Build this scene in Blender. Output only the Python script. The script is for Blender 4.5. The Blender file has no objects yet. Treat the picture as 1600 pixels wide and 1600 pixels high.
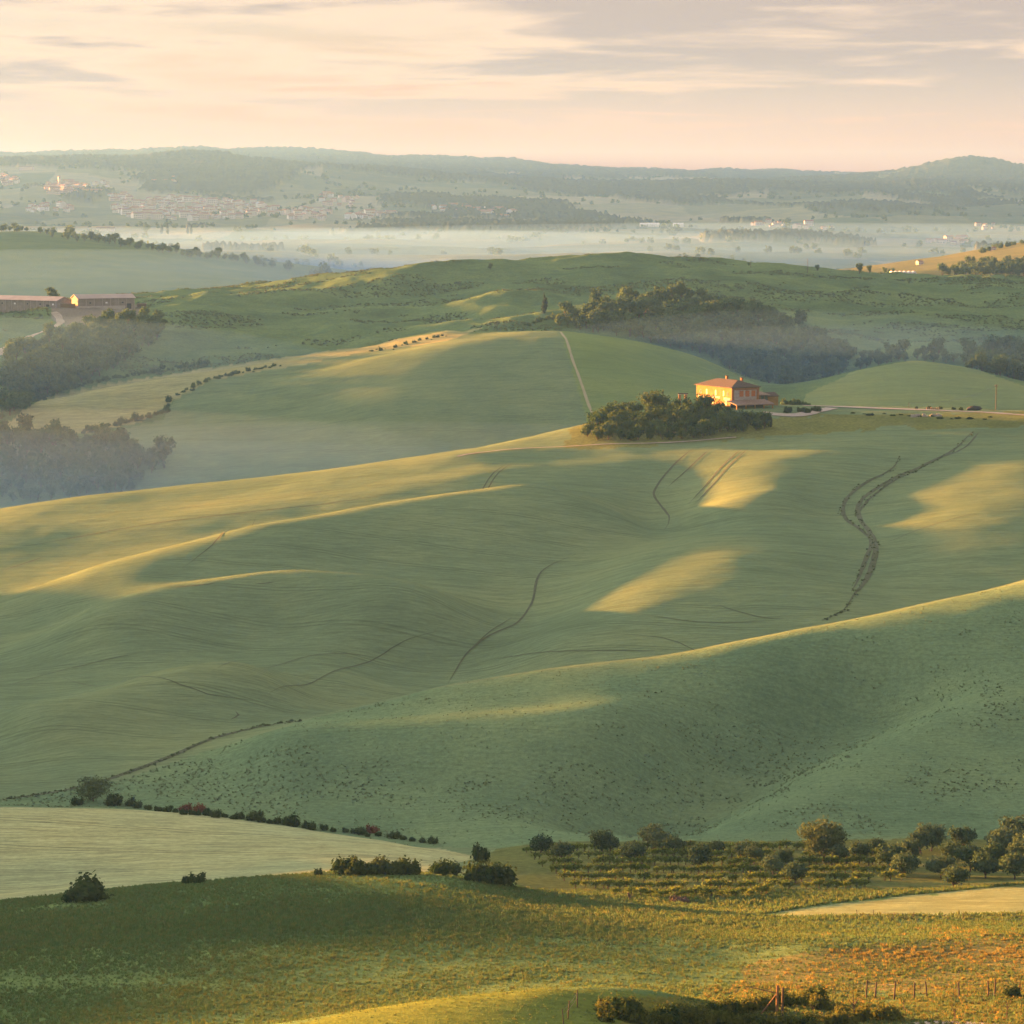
import bpy, math, random
import numpy as np
rad = math.radians
rng = np.random.default_rng(11)
random.seed(11)
SC = bpy.context.scene
COL = SC.collection

# ------------------------------------------------------------------ camera, sky, sun, exposure
FPX, PITCH, CAMZ = 4500.0, math.atan(490 / 4500.0), 120.0
cam_data = bpy.data.cameras.new('camera')
cam_data.sensor_fit = 'HORIZONTAL'
cam_data.angle = 2 * math.atan(800 / FPX)
cam_data.clip_start, cam_data.clip_end = 1.0, 60000.0
cam = bpy.data.objects.new('camera', cam_data)
COL.objects.link(cam)
cam.location = (0, 0, CAMZ)
cam.rotation_euler = (math.pi / 2 - PITCH, 0, 0)
SC.camera = cam

SUN_AZ = rad(-55)          # measured from +Y (view direction) towards +X; negative = to the left
SUN_EL = rad(1.9)
sun_dir = (math.sin(SUN_AZ) * math.cos(SUN_EL), math.cos(SUN_AZ) * math.cos(SUN_EL), math.sin(SUN_EL))
sd = bpy.data.lights.new('sun', 'SUN')
sd.energy, sd.angle, sd.color = 5.0, rad(1.6), (1.0, 0.345, 0.065)
sun = bpy.data.objects.new('sun', sd)
COL.objects.link(sun)
from mathutils import Vector
sun.rotation_euler = Vector(sun_dir).to_track_quat('Z', 'Y').to_euler()
sun.location = (-300, 200, 300)

SC.view_settings.view_transform = 'Standard'
SC.view_settings.look = 'None'
SC.view_settings.gamma = 1.0
SC.view_settings.use_curve_mapping = False
SC.view_settings.exposure = 4.4
SC.render.engine = 'CYCLES'
SC.cycles.max_bounces = 5
SC.cycles.diffuse_bounces = 2
SC.cycles.glossy_bounces = 2
SC.cycles.transmission_bounces = 3
SC.cycles.volume_bounces = 1
SC.cycles.transparent_max_bounces = 6
SC.cycles.use_denoising = True
SC.cycles.use_adaptive_sampling = True
SC.cycles.adaptive_threshold = 0.012

world = bpy.data.worlds.new('World')
SC.world = world
world.use_nodes = True
wn = world.node_tree
wn.nodes.clear()


def N(tree, kind, **kw):
    n = tree.nodes.new(kind)
    for k, v in kw.items():
        if k.startswith('i_'):
            key = k[2:]
            n.inputs[int(key) if key.isdigit() else key].default_value = v
        else:
            setattr(n, k, v)
    return n


def L(tree, a, b):
    tree.links.new(a, b)


def mathn(tree, op, a, b=None, clamp=False):
    n = tree.nodes.new('ShaderNodeMath')
    n.operation, n.use_clamp = op, clamp
    for i, s in enumerate((a, b)):
        if s is None:
            continue
        if isinstance(s, (int, float)):
            n.inputs[i].default_value = s
        else:
            L(tree, s, n.inputs[i])
    return n.outputs[0]


def mixc(tree, fac, a, b, mode='MIX'):
    n = tree.nodes.new('ShaderNodeMix')
    n.data_type, n.blend_type = 'RGBA', mode
    for s, i in ((fac, 0), (a, 6), (b, 7)):
        if isinstance(s, (int, float)):
            n.inputs[i].default_value = s
        elif isinstance(s, tuple):
            n.inputs[i].default_value = (*s, 1.0) if len(s) == 3 else s
        else:
            L(tree, s, n.inputs[i])
    return n.outputs[2]


def ramp(tree, fac, stops, interp='EASE'):
    n = tree.nodes.new('ShaderNodeValToRGB')
    n.color_ramp.interpolation = interp
    e = n.color_ramp.elements
    while len(e) < len(stops):
        e.new(0.5)
    for el, (p, c) in zip(e, stops):
        el.position = p
        el.color = (*c, 1.0) if isinstance(c, tuple) else (c, c, c, 1.0)
    L(tree, fac, n.inputs[0])
    return n.outputs[0]


def build_world():
    t = wn
    tc = N(t, 'ShaderNodeTexCoord')
    sep = N(t, 'ShaderNodeSeparateXYZ')
    L(t, tc.outputs['Generated'], sep.inputs[0])
    x, y, z = sep.outputs
    sky = N(t, 'ShaderNodeTexSky', sky_type='NISHITA', sun_disc=False, sun_elevation=SUN_EL,
            sun_rotation=SUN_AZ, altitude=300.0, air_density=1.0, dust_density=3.0, ozone_density=1.0)
    nish = mixc(t, 1.0, sky.outputs[0], (0.015, 0.018, 0.022), 'MULTIPLY')
    # dawn air: warm near the horizon, paler and cooler higher up, all the way round
    air = ramp(t, mathn(t, 'MULTIPLY', z, 3.2, True), [
        (0.0, (0.69, 0.29, 0.195)), (0.045, (0.69, 0.305, 0.20)), (0.10, (0.66, 0.335, 0.23)),
        (0.16, (0.58, 0.385, 0.27)), (0.225, (0.52, 0.45, 0.37)), (0.4, (0.41, 0.53, 0.64)), (1.0, (0.25, 0.44, 0.70))], 'LINEAR')
    dt = N(t, 'ShaderNodeVectorMath', operation='DOT_PRODUCT')
    dt.inputs[1].default_value = (math.sin(SUN_AZ) * math.cos(rad(9)), math.cos(SUN_AZ) * math.cos(rad(9)), math.sin(rad(9)))   # unseen glow lobe added above the sun as soft directional fill
    L(t, tc.outputs['Generated'], dt.inputs[0])
    glow = mathn(t, 'POWER', mathn(t, 'MAXIMUM', dt.outputs['Value'], 0.0), 20.0)
    gl = mixc(t, glow, (0, 0, 0), (46.0, 40.0, 33.0))
    base = mixc(t, 1.0, mixc(t, 1.0, air, nish, 'ADD'), gl, 'ADD')
    # cloud deck seen in perspective: direction projected onto a level sheet
    zz = mathn(t, 'ADD', mathn(t, 'MAXIMUM', z, 0.0), 0.035)
    cx = mathn(t, 'DIVIDE', x, zz)
    cy = mathn(t, 'DIVIDE', y, zz)
    comb = N(t, 'ShaderNodeCombineXYZ')
    L(t, cx, comb.inputs[0]); L(t, cy, comb.inputs[1])
    mp = N(t, 'ShaderNodeMapping')
    mp.inputs['Location'].default_value = (3.3, 1.9, 0.0)
    mp.inputs['Scale'].default_value = (0.72, 0.60, 1.0)
    L(t, comb.outputs[0], mp.inputs[0])
    n1 = N(t, 'ShaderNodeTexNoise', i_Scale=1.15, i_Detail=10.0, i_Roughness=0.58, i_Distortion=0.35)
    L(t, mp.outputs[0], n1.inputs['Vector'])
    n2 = N(t, 'ShaderNodeTexNoise', i_Scale=0.30, i_Detail=3.0, i_Roughness=0.5)
    L(t, mp.outputs[0], n2.inputs['Vector'])
    d = mathn(t, 'ADD', mathn(t, 'MULTIPLY', n1.outputs[0], 0.5), mathn(t, 'MULTIPLY', n2.outputs[0], 0.62))
    rise = ramp(t, z, [(0.012, 0.0), (0.05, 1.0)], 'EASE')
    thin = ramp(t, d, [(0.44, 0.0), (0.54, 1.0)])
    thick = ramp(t, d, [(0.53, 0.0), (0.61, 1.0)])
    c1 = mixc(t, mathn(t, 'MULTIPLY', mathn(t, 'MULTIPLY', thin, rise), 0.75), base, (0.76, 0.53, 0.375))
    c2 = mixc(t, mathn(t, 'MULTIPLY', mathn(t, 'MULTIPLY', thick, rise), 0.9), c1, (0.365, 0.285, 0.265))
    # below the horizon: dull ground
    low = ramp(t, mathn(t, 'ADD', mathn(t, 'MULTIPLY', z, 20.0), 0.5), [(0.3, 0.0), (0.5, 1.0)], 'LINEAR')
    fin = mixc(t, low, (0.10, 0.11, 0.06), c2)
    bg = N(t, 'ShaderNodeBackground', i_Strength=0.068)
    L(t, fin, bg.inputs[0])
    out = N(t, 'ShaderNodeOutputWorld')
    L(t, bg.outputs[0], out.inputs[0])


build_world()

# ------------------------------------------------------------------ numbers: noise, projection
_tab = rng.random((256, 256))


def vnoise(x, y):
    xi, yi = np.floor(x).astype(int), np.floor(y).astype(int)
    fx, fy = x - xi, y - yi
    fx = fx * fx * fx * (fx * (fx * 6 - 15) + 10)
    fy = fy * fy * fy * (fy * (fy * 6 - 15) + 10)
    a, b = _tab[xi & 255, yi & 255], _tab[(xi + 1) & 255, yi & 255]
    c, d = _tab[xi & 255, (yi + 1) & 255], _tab[(xi + 1) & 255, (yi + 1) & 255]
    return (a + (b - a) * fx) * (1 - fy) + (c + (d - c) * fx) * fy - 0.5


def fbm(x, y, octv=4, gain=0.5):
    s, a, f = 0.0, 1.0, 1.0
    for k in range(octv):
        s = s + a * vnoise(x * f + 17.3 * k, y * f + 5.1 * k)
        a *= gain
        f *= 2.03
    return s


CP, SP = math.cos(PITCH), math.sin(PITCH)


def ray(u, v):
    """pixel of the 1600 px photograph -> (x/y, z/y) of the direction it looks in"""
    a = (800.0 - v) / FPX
    k = CP + a * SP
    return (u - 800.0) / FPX / k, (-SP + a * CP) / k


def project(x, y, z):
    zr = z - CAMZ
    dep = y * CP - zr * SP
    return 800 + FPX * x / dep, 800 - FPX * (y * SP + zr * CP) / dep


# ------------------------------------------------------------------ terrain: survey lines (column, row, distance in metres)
LINES = [
    # near slope below the camera
    [(-400, 1900, 170), (800, 1900, 170), (2000, 1900, 170)],
    [(-400, 1720, 222), (400, 1720, 222), (800, 1690, 225), (1300, 1680, 228), (2000, 1680, 228)],
    # mound at the foot of the frame and the scrubby bank on its right
    [(470, 1598, 252), (560, 1579, 255), (700, 1558, 258), (850, 1547, 258), (960, 1550, 260), (1060, 1562, 262)],
    [(560, 1585, 272), (700, 1571, 275), (850, 1562, 277), (960, 1562, 278)],
    [(-400, 1610, 265), (0, 1612, 265), (250, 1612, 266), (420, 1604, 268)],
    [(1100, 1600, 260), (1350, 1602, 260), (1600, 1600, 260), (2000, 1600, 260)],
    [(1100, 1566, 280), (1350, 1562, 284), (1600, 1552, 288), (2000, 1540, 290)],
    # foreground field
    [(-400, 1500, 325), (0, 1500, 325), (400, 1490, 325), (800, 1490, 322), (1100, 1505, 318)],
    [(1150, 1500, 322), (1250, 1484, 326), (1480, 1479, 328), (1600, 1470, 330), (2000, 1455, 330)],
    [(1180, 1462, 346), (1400, 1458, 348), (1600, 1452, 350), (2000, 1440, 350)],
    [(-400, 1440, 385), (0, 1424, 385), (120, 1403, 390), (250, 1386, 395), (400, 1372, 398), (530, 1363, 400), (650, 1366, 400), (760, 1378, 398)],
    [(900, 1412, 388), (1050, 1425, 380), (1180, 1431, 376), (1300, 1434, 374), (1600, 1437, 374), (2000, 1437, 374)],
    [(1180, 1428, 384), (1300, 1415, 392), (1400, 1402, 400), (1500, 1392, 406), (1600, 1385, 410), (2000, 1370, 412)],
    # pale barley field on the left and the ditch behind it
    [(-400, 1400, 418), (0, 1400, 418), (150, 1385, 420), (300, 1372, 422), (500, 1358, 424)],
    [(-400, 1330, 455), (0, 1330, 455), (300, 1326, 455), (550, 1330, 450)],
    [(-400, 1262, 498), (0, 1259, 498), (150, 1261, 498), (300, 1271, 494), (450, 1290, 486), (600, 1311, 474), (740, 1336, 458)],
    [(-400, 1275, 522), (0, 1270, 522), (150, 1272, 520), (300, 1282, 516), (450, 1298, 508), (600, 1318, 494), (740, 1338, 480)],
    # vineyard floor
    [(840, 1395, 405), (1000, 1402, 402), (1200, 1400, 405), (1400, 1392, 412), (1500, 1386, 418)],
    [(820, 1350, 452), (1000, 1345, 455), (1250, 1345, 455), (1600, 1342, 458), (2000, 1340, 458)],
    [(860, 1318, 485), (1000, 1313, 488), (1250, 1312, 490), (1600, 1308, 492), (2000, 1305, 492)],
    # bean slope
    [(130, 1250, 540), (400, 1262, 530), (700, 1280, 518), (1000, 1270, 512), (1300, 1250, 520), (1600, 1230, 525), (2000, 1220, 528)],
    [(400, 1205, 560), (700, 1190, 556), (1000, 1180, 550), (1300, 1140, 562), (1600, 1110, 570), (2000, 1090, 575)],
    [(400, 1158, 578), (700, 1110, 588), (1040, 1075, 590), (1250, 1050, 595), (1600, 990, 615), (2000, 920, 630)],
    [(180, 1222, 558), (330, 1172, 578), (470, 1128, 598), (700, 1071, 610), (860, 1047, 614), (1040, 1026, 618), (1250, 986, 630), (1400, 956, 642), (1600, 909, 660), (1800, 850, 690), (2000, 820, 700)],
    [(470, 1134, 616), (700, 1086, 632), (1040, 1046, 642), (1250, 1006, 655), (1400, 976, 668), (1600, 932, 688), (1800, 880, 715)],
    # big smooth hill
    [(-400, 1240, 555), (0, 1240, 555), (100, 1236, 552)],
    [(-400, 1120, 640), (0, 1110, 640), (200, 1120, 630), (400, 1110, 640), (560, 1080, 650)],
    [(-400, 1060, 690), (0, 1045, 695), (200, 1030, 690), (400, 1040, 680), (600, 1040, 680), (720, 1040, 672)],
    [(-400, 1010, 750), (0, 972, 765), (200, 919, 790), (400, 867, 815), (600, 831, 838), (800, 801, 862), (960, 787, 880)],
    [(0, 900, 835), (200, 868, 850), (400, 830, 868), (600, 796, 885), (800, 766, 905)],
    [(200, 990, 725), (400, 962, 735), (560, 962, 730), (700, 975, 718), (800, 965, 716)],
    [(700, 890, 782), (860, 882, 775), (1000, 853, 790), (1120, 838, 800)],
    [(850, 1000, 682), (1000, 960, 698), (1150, 920, 716), (1300, 930, 708), (1330, 958, 694)],
    [(1000, 905, 742), (1150, 870, 762), (1300, 855, 772), (1420, 870, 762), (1600, 850, 772), (2000, 820, 790)],
    [(1050, 800, 845), (1180, 790, 850), (1300, 795, 845), (1450, 790, 845), (1600, 775, 855), (2000, 750, 870)],
    [(1050, 735, 920), (1200, 720, 930), (1400, 705, 945), (1600, 700, 950), (2000, 690, 960)],
    [(-400, 830, 960), (0, 801, 965), (100, 788, 965), (250, 771, 965), (400, 757, 965), (520, 744, 970), (640, 726, 980), (760, 708, 992), (860, 691, 1008), (920, 672, 1022)],
    [(980, 690, 1000), (1080, 688, 1002), (1200, 672, 1012), (1400, 660, 1025), (1600, 655, 1030), (2000, 650, 1035)],
    [(960, 655, 1040), (1040, 641, 1050), (1120, 634, 1056), (1200, 636, 1056), (1270, 633, 1075), (1400, 637, 1075), (1600, 643, 1072), (2000, 645, 1070)],
    [(1040, 640, 1075), (1120, 632, 1085), (1250, 631, 1095), (1400, 634, 1098), (1600, 640, 1095), (2000, 642, 1095)],
    # valley behind it
    [(-400, 880, 1110), (0, 850, 1110), (250, 830, 1120), (500, 800, 1130), (760, 765, 1150), (920, 740, 1160), (1120, 690, 1190), (1400, 690, 1190), (2000, 700, 1190)],
    [(-400, 800, 1270), (0, 785, 1270), (300, 775, 1270), (600, 745, 1270), (800, 715, 1275), (1000, 675, 1290), (1150, 650, 1300), (1300, 645, 1290), (1430, 645, 1290), (1600, 660, 1290), (2000, 690, 1290)],
    # field facing us across the valley
    [(270, 700, 1330), (450, 680, 1335), (650, 655, 1345), (850, 620, 1355), (1000, 600, 1370), (1100, 600, 1375)],
    [(300, 610, 1430), (440, 576, 1465), (580, 549, 1490), (700, 528, 1505), (820, 516, 1515), (900, 521, 1510), (1000, 536, 1495), (1100, 561, 1470), (1180, 604, 1430)],
    [(900, 530, 1560), (1000, 545, 1550), (1100, 575, 1540), (1200, 612, 1500)],
    # tongue of pale field running down left
    [(10, 662, 1400), (130, 668, 1390), (220, 655, 1400), (270, 625, 1425)],
    [(60, 628, 1435), (150, 606, 1455), (300, 582, 1490), (480, 556, 1530), (700, 520, 1560)],
    [(60, 640, 1490), (150, 618, 1505), (300, 592, 1530), (480, 562, 1565), (700, 524, 1590)],
    # wooded hollow left
    [(-400, 760, 1300), (-200, 745, 1310), (0, 725, 1325), (150, 720, 1325), (240, 715, 1325)],
    [(-400, 600, 1480), (-100, 610, 1470), (0, 600, 1500), (80, 570, 1540)],
    [(-400, 530, 1620), (0, 545, 1600), (120, 520, 1650), (240, 515, 1660), (400, 510, 1690), (600, 492, 1720), (800, 470, 1740)],
    [(-400, 490, 1735), (0, 487, 1735), (100, 487, 1735), (200, 487, 1735)],
    [(-400, 478, 1790), (0, 477, 1790), (120, 477, 1790), (230, 466, 1810), (400, 456, 1830), (480, 451, 1840), (540, 438, 1860), (640, 429, 1885), (765, 420, 1910), (870, 409, 1950), (980, 402, 1985), (1060, 405, 2000), (1180, 415, 2000), (1300, 425, 1990), (1400, 431, 1980), (1600, 435, 1960), (2000, 432, 1960)],
    # wooded hollow right and the right-hand round field
    [(880, 490, 1640), (1000, 500, 1620), (1150, 520, 1600), (1250, 545, 1560)],
    [(880, 462, 1740), (1000, 462, 1740), (1150, 470, 1720), (1250, 500, 1670), (1330, 540, 1600)],
    [(1260, 618, 1350), (1340, 580, 1400), (1430, 566, 1415), (1520, 578, 1400), (1600, 606, 1360), (1700, 630, 1320)],
    [(1340, 586, 1450), (1430, 573, 1465), (1520, 583, 1450), (1600, 600, 1430), (2000, 620, 1420)],
    [(1340, 552, 1560), (1430, 548, 1570), (1520, 545, 1575), (1600, 540, 1580), (2000, 530, 1590)],
    [(1340, 500, 1720), (1600, 490, 1740), (2000, 480, 1750)],
    # behind the second ridge
    [(-400, 520, 2150), (0, 510, 2150), (400, 490, 2180), (640, 465, 2200), (980, 450, 2300), (1300, 455, 2250), (2000, 460, 2200)],
    # left spur, right spur
    [(-400, 478, 2500), (0, 470, 2500), (300, 470, 2520), (500, 465, 2550)],
    [(-400, 410, 2850), (0, 410, 2850), (200, 425, 2800), (400, 440, 2780)],
    [(-400, 365, 3300), (0, 362, 3300), (60, 361, 3300), (130, 368, 3250), (250, 385, 3200), (380, 404, 3150), (470, 420, 3100), (530, 446, 3000)],
    [(-400, 385, 3900), (0, 380, 3900), (300, 400, 3800), (500, 430, 3500)],
    [(1360, 436, 2380), (1450, 422, 2450), (1600, 410, 2500), (2000, 380, 2550)],
    [(1380, 427, 2650), (1450, 409, 2750), (1530, 394, 2850), (1570, 384, 2900), (1600, 379, 2950), (1750, 360, 3000), (2000, 350, 3050)],
    [(1400, 440, 3200), (1600, 410, 3500), (2000, 390, 3600)],
    # misty valley floor
    [(600, 440, 3100), (900, 436, 3100), (1200, 438, 3100)],
    [(560, 415, 3800), (750, 412, 3800), (950, 408, 3850), (1150, 414, 3800), (1350, 420, 3700)],
    [(450, 392, 4500), (700, 390, 4500), (900, 386, 4600), (1100, 390, 4500), (1350, 395, 4400), (1600, 392, 4400)],
    [(200, 372, 5200), (400, 372, 5200), (700, 366, 5400), (1000, 366, 5300), (1300, 372, 5200), (1600, 374, 5200), (2000, 372, 5200)],
    [(-400, 345, 6500), (0, 345, 6500), (400, 344, 6500), (800, 346, 6400), (1200, 353, 6200), (1600, 356, 6200), (2000, 356, 6200)],
    # village hills
    [(-400, 320, 7200), (0, 318, 7200), (200, 318, 7200), (400, 322, 7200), (800, 326, 7200), (1200, 335, 7000), (1600, 335, 7000), (2000, 335, 7000)],
    [(-400, 300, 7600), (0, 292, 7600), (90, 286, 7500), (200, 292, 7700), (400, 295, 7800), (700, 308, 7800), (1100, 316, 7800), (1600, 318, 7800), (2000, 318, 7800)],
    [(-400, 280, 8000), (0, 270, 8100), (60, 266, 8200), (120, 258, 8500), (230, 250, 8800), (340, 247, 9000), (450, 253, 8900), (560, 266, 8700), (690, 285, 8500), (770, 299, 8300)],
    [(830, 300, 8600), (960, 298, 8700), (1080, 292, 8800), (1200, 290, 8900), (1330, 292, 8900), (1500, 300, 8500), (2000, 305, 8500)],
    [(-400, 275, 10300), (0, 262, 10300), (400, 258, 10500), (800, 292, 10000), (1100, 290, 10300), (1300, 290, 9700)],
    [(1345, 288, 10300), (1390, 274, 10400), (1450, 262, 10500), (1500, 255, 10500), (1540, 254, 10500), (1570, 261, 10500), (1600, 267, 10500), (1700, 280, 10500), (2000, 290, 10500)],
    [(1400, 285, 11500), (1600, 280, 11500), (2000, 290, 11500)],
    [(-400, 245, 13000), (0, 241, 13000), (150, 240, 13000), (340, 235, 13000), (500, 241, 13000), (650, 248, 13000), (800, 253, 13000), (870, 262, 13000), (1000, 267, 13000), (1160, 269, 13000), (1250, 274, 13000), (1380, 274, 13000), (1600, 276, 13000), (2000, 276, 13000)],
    [(-400, 262, 15500), (800, 275, 15500), (2000, 290, 15500)],
]


def resample(line, step=70.0):
    out = []
    for (a, b) in zip(line[:-1], line[1:]):
        n = max(1, int(round(abs(b[0] - a[0]) / (step if -50 < a[0] < 1650 else 200))))
        for k in range(n):
            s = k / n
            out.append(tuple(a[i] + (b[i] - a[i]) * s for i in range(3)))
    out.append(line[-1])
    return out


def survey():
    pts = []
    for ln in LINES:
        for (u, v, d) in resample(ln):
            X, w = ray(u, v)
            pts.append((X, math.log(d), w))
    return np.array(pts)


SV = survey()
GX = np.linspace(-0.27, 0.27, 181)
GL = np.linspace(math.log(160), math.log(16500), 460)


def thin_plate():
    P, w = SV[:, :2], SV[:, 2]
    n = len(P)

    def ker(r2):
        return 0.5 * r2 * np.log(r2 + 1e-12)
    K = ker(((P[:, None] - P[None]) ** 2).sum(-1))
    K[np.diag_indices(n)] += 2.0e-5
    A = np.zeros((n + 3, n + 3))
    A[:n, :n] = K
    A[:n, n] = A[n, :n] = 1
    A[:n, n + 1:] = P
    A[n + 1:, :n] = P.T
    c = np.linalg.solve(A, np.r_[w, 0, 0, 0])
    gx, gl = np.meshgrid(GX, GL, indexing='ij')
    Q = np.stack([gx.ravel(), gl.ravel()], 1)
    out = np.empty(len(Q))
    for s in range(0, len(Q), 8000):
        q = Q[s:s + 8000]
        out[s:s + 8000] = ker(((q[:, None] - P[None]) ** 2).sum(-1)) @ c[:n] + c[n] + q @ c[n + 1:]
    return out.reshape(gx.shape)


WG = thin_plate()


def _cr(t):
    t2, t3 = t * t, t * t * t
    return (-0.5 * t3 + t2 - 0.5 * t, 1.5 * t3 - 2.5 * t2 + 1, -1.5 * t3 + 2 * t2 + 0.5 * t, 0.5 * t3 - 0.5 * t2)


def grid_w(X, Lg):
    fx = np.clip((X - GX[0]) / (GX[1] - GX[0]), 0, len(GX) - 1.001)
    fl = np.clip((Lg - GL[0]) / (GL[1] - GL[0]), 0, len(GL) - 1.001)
    ix, il = fx.astype(int), fl.astype(int)
    wx, wl = _cr(fx - ix), _cr(fl - il)
    s = 0.0
    for a in range(4):
        ia = np.clip(ix + a - 1, 0, len(GX) - 1)
        row = 0.0
        for b in range(4):
            ib = np.clip(il + b - 1, 0, len(GL) - 1)
            row = row + wl[b] * WG[ia, ib]
        s = s + wx[a] * row
    return s


def base_height(x, y):
    w = grid_w(x / y, np.log(y))
    z = CAMZ + y * w
    near = np.clip((230.0 - y) / 160.0, 0, 1)
    zn = CAMZ - 2.2 - 0.33 * np.clip(y, 0, 300) + 0.0 * x
    return np.where(y < 230, z * (1 - near) + zn * near, z)


FOLDS = []          # (points (n,2), height, width on the camera side, width on the far side)


def fold_height(x, y):
    h = np.zeros_like(x)
    for pts, hh, wf, wb in FOLDS:
        m = max(wf, wb) * 3
        sel = (x > pts[:, 0].min() - m) & (x < pts[:, 0].max() + m) & (y > pts[:, 1].min() - m) & (y < pts[:, 1].max() + m)
        if not sel.any():
            continue
        px, py = x[sel], y[sel]
        best = np.full(px.shape, 1e9)
        sgn = np.zeros(px.shape)
        tt = np.zeros(px.shape)
        seg = np.linalg.norm(np.diff(pts, axis=0), axis=1)
        tot, acc = seg.sum(), 0.0
        for i in range(len(seg)):
            ax, ay = pts[i]
            dx, dy = (pts[i + 1] - pts[i]) / max(seg[i], 1e-6)
            rx, ry = px - ax, py - ay
            s = np.clip(rx * dx + ry * dy, 0, seg[i])
            ex, ey = rx - s * dx, ry - s * dy
            dd = ex * ex + ey * ey
            up = dd < best
            best = np.where(up, dd, best)
            sgn = np.where(up, rx * dy - ry * dx, sgn)      # > 0 on the right-hand side of the line
            tt = np.where(up, (acc + s) / tot, tt)
            acc += seg[i]
        wid = 0.5 * (wf + wb) + 0.5 * (wf - wb) * np.tanh(sgn / 18.0)
        taper = np.clip(tt / 0.22, 0, 1) * np.clip((1 - tt) / 0.22, 0, 1)
        taper = taper * taper * (3 - 2 * taper)
        h[sel] += hh * np.exp(-best / (wid * wid)) * taper
    return h


FGX, FGL = np.linspace(-1.0, 1.0, 1101), np.linspace(math.log(165), math.log(2300), 760)
FG = None


def bake_folds():
    """folds on one grid, softened so that no crest ends in a crease"""
    global FG
    gx, gl = np.meshgrid(FGX, FGL, indexing='ij')
    d = np.exp(gl)
    F = fold_height((gx * d).ravel(), d.ravel()).reshape(gx.shape)
    k = np.exp(-0.5 * (np.arange(-9, 10) / 2.2) ** 2); k /= k.sum()
    F = sum(w * np.roll(F, i - 9, 0) for i, w in enumerate(k))
    F = sum(w * np.roll(F, i - 9, 1) for i, w in enumerate(k))
    FG = F


def fold_at(x, y):
    if FG is None:
        return 0.0
    fx = np.clip((x / y - FGX[0]) / (FGX[1] - FGX[0]), 0, len(FGX) - 1.001)
    fl = np.clip((np.log(y) - FGL[0]) / (FGL[1] - FGL[0]), 0, len(FGL) - 1.001)
    ix, il = fx.astype(int), fl.astype(int)
    wx, wl = fx - ix, fl - il
    return (FG[ix, il] * (1 - wl) + FG[ix, il + 1] * wl) * (1 - wx) + (FG[ix + 1, il] * (1 - wl) + FG[ix + 1, il + 1] * wl) * wx


def height(x, y):
    x, y = np.asarray(x, float), np.asarray(y, float)
    shp = np.broadcast(x, y).shape
    x, y = np.broadcast_to(x, shp).ravel().copy(), np.broadcast_to(y, shp).ravel().copy()
    z = base_height(x, y) + fold_at(x, y)
    far = np.clip((y - 200) / 800, 0.15, 1)
    z = z + fbm(x / 95.0, y / 80.0, 3) * 1.9 * far
    z = z + fbm(x / 23.0 + 9, y / 19.0 + 4, 3) * 0.34
    # rough ground of the second ridge and far relief
    rg = np.clip((y - 1480) / 100, 0, 1) * np.clip((2300 - y) / 200, 0, 1)
    z = z + fbm(x / 46.0 + 3, y / 34.0 + 8, 4) * 5.5 * rg
    vf = np.clip((y - 2600) / 800, 0, 1)
    z = z + fbm(x / 330.0, y / 480.0, 4) * 26 * vf * np.clip((y - 2500) / 5000, 0.25, 1)
    return z.reshape(shp)


def hit(u, v, dmin=165.0, dmax=15000.0):
    """first point of the ground seen through a pixel, beyond dmin"""
    X, w = ray(u, v)
    D = np.exp(np.linspace(math.log(dmin), math.log(dmax), 260 if dmax < 4 * dmin else 700))
    g = height(X * D, D) - (CAMZ + w * D)
    k = np.argmax(g >= 0)
    if g[k] < 0:
        k = int(np.argmax(g))
        d = D[k]
    elif k == 0:
        d = D[0]
    else:
        d = D[k - 1] + (D[k] - D[k - 1]) * (-g[k - 1]) / (g[k] - g[k - 1])
    return np.array([X * d, d, float(height(X * d, d))])


def add_fold(px, h, wf, wb, dmin=165.0, dmax=15000.0):
    pts = np.array([hit(u, v, dmin, dmax)[:2] for (u, v) in px])
    FOLDS.append((pts, h, wf, wb))


_new = []


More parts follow.
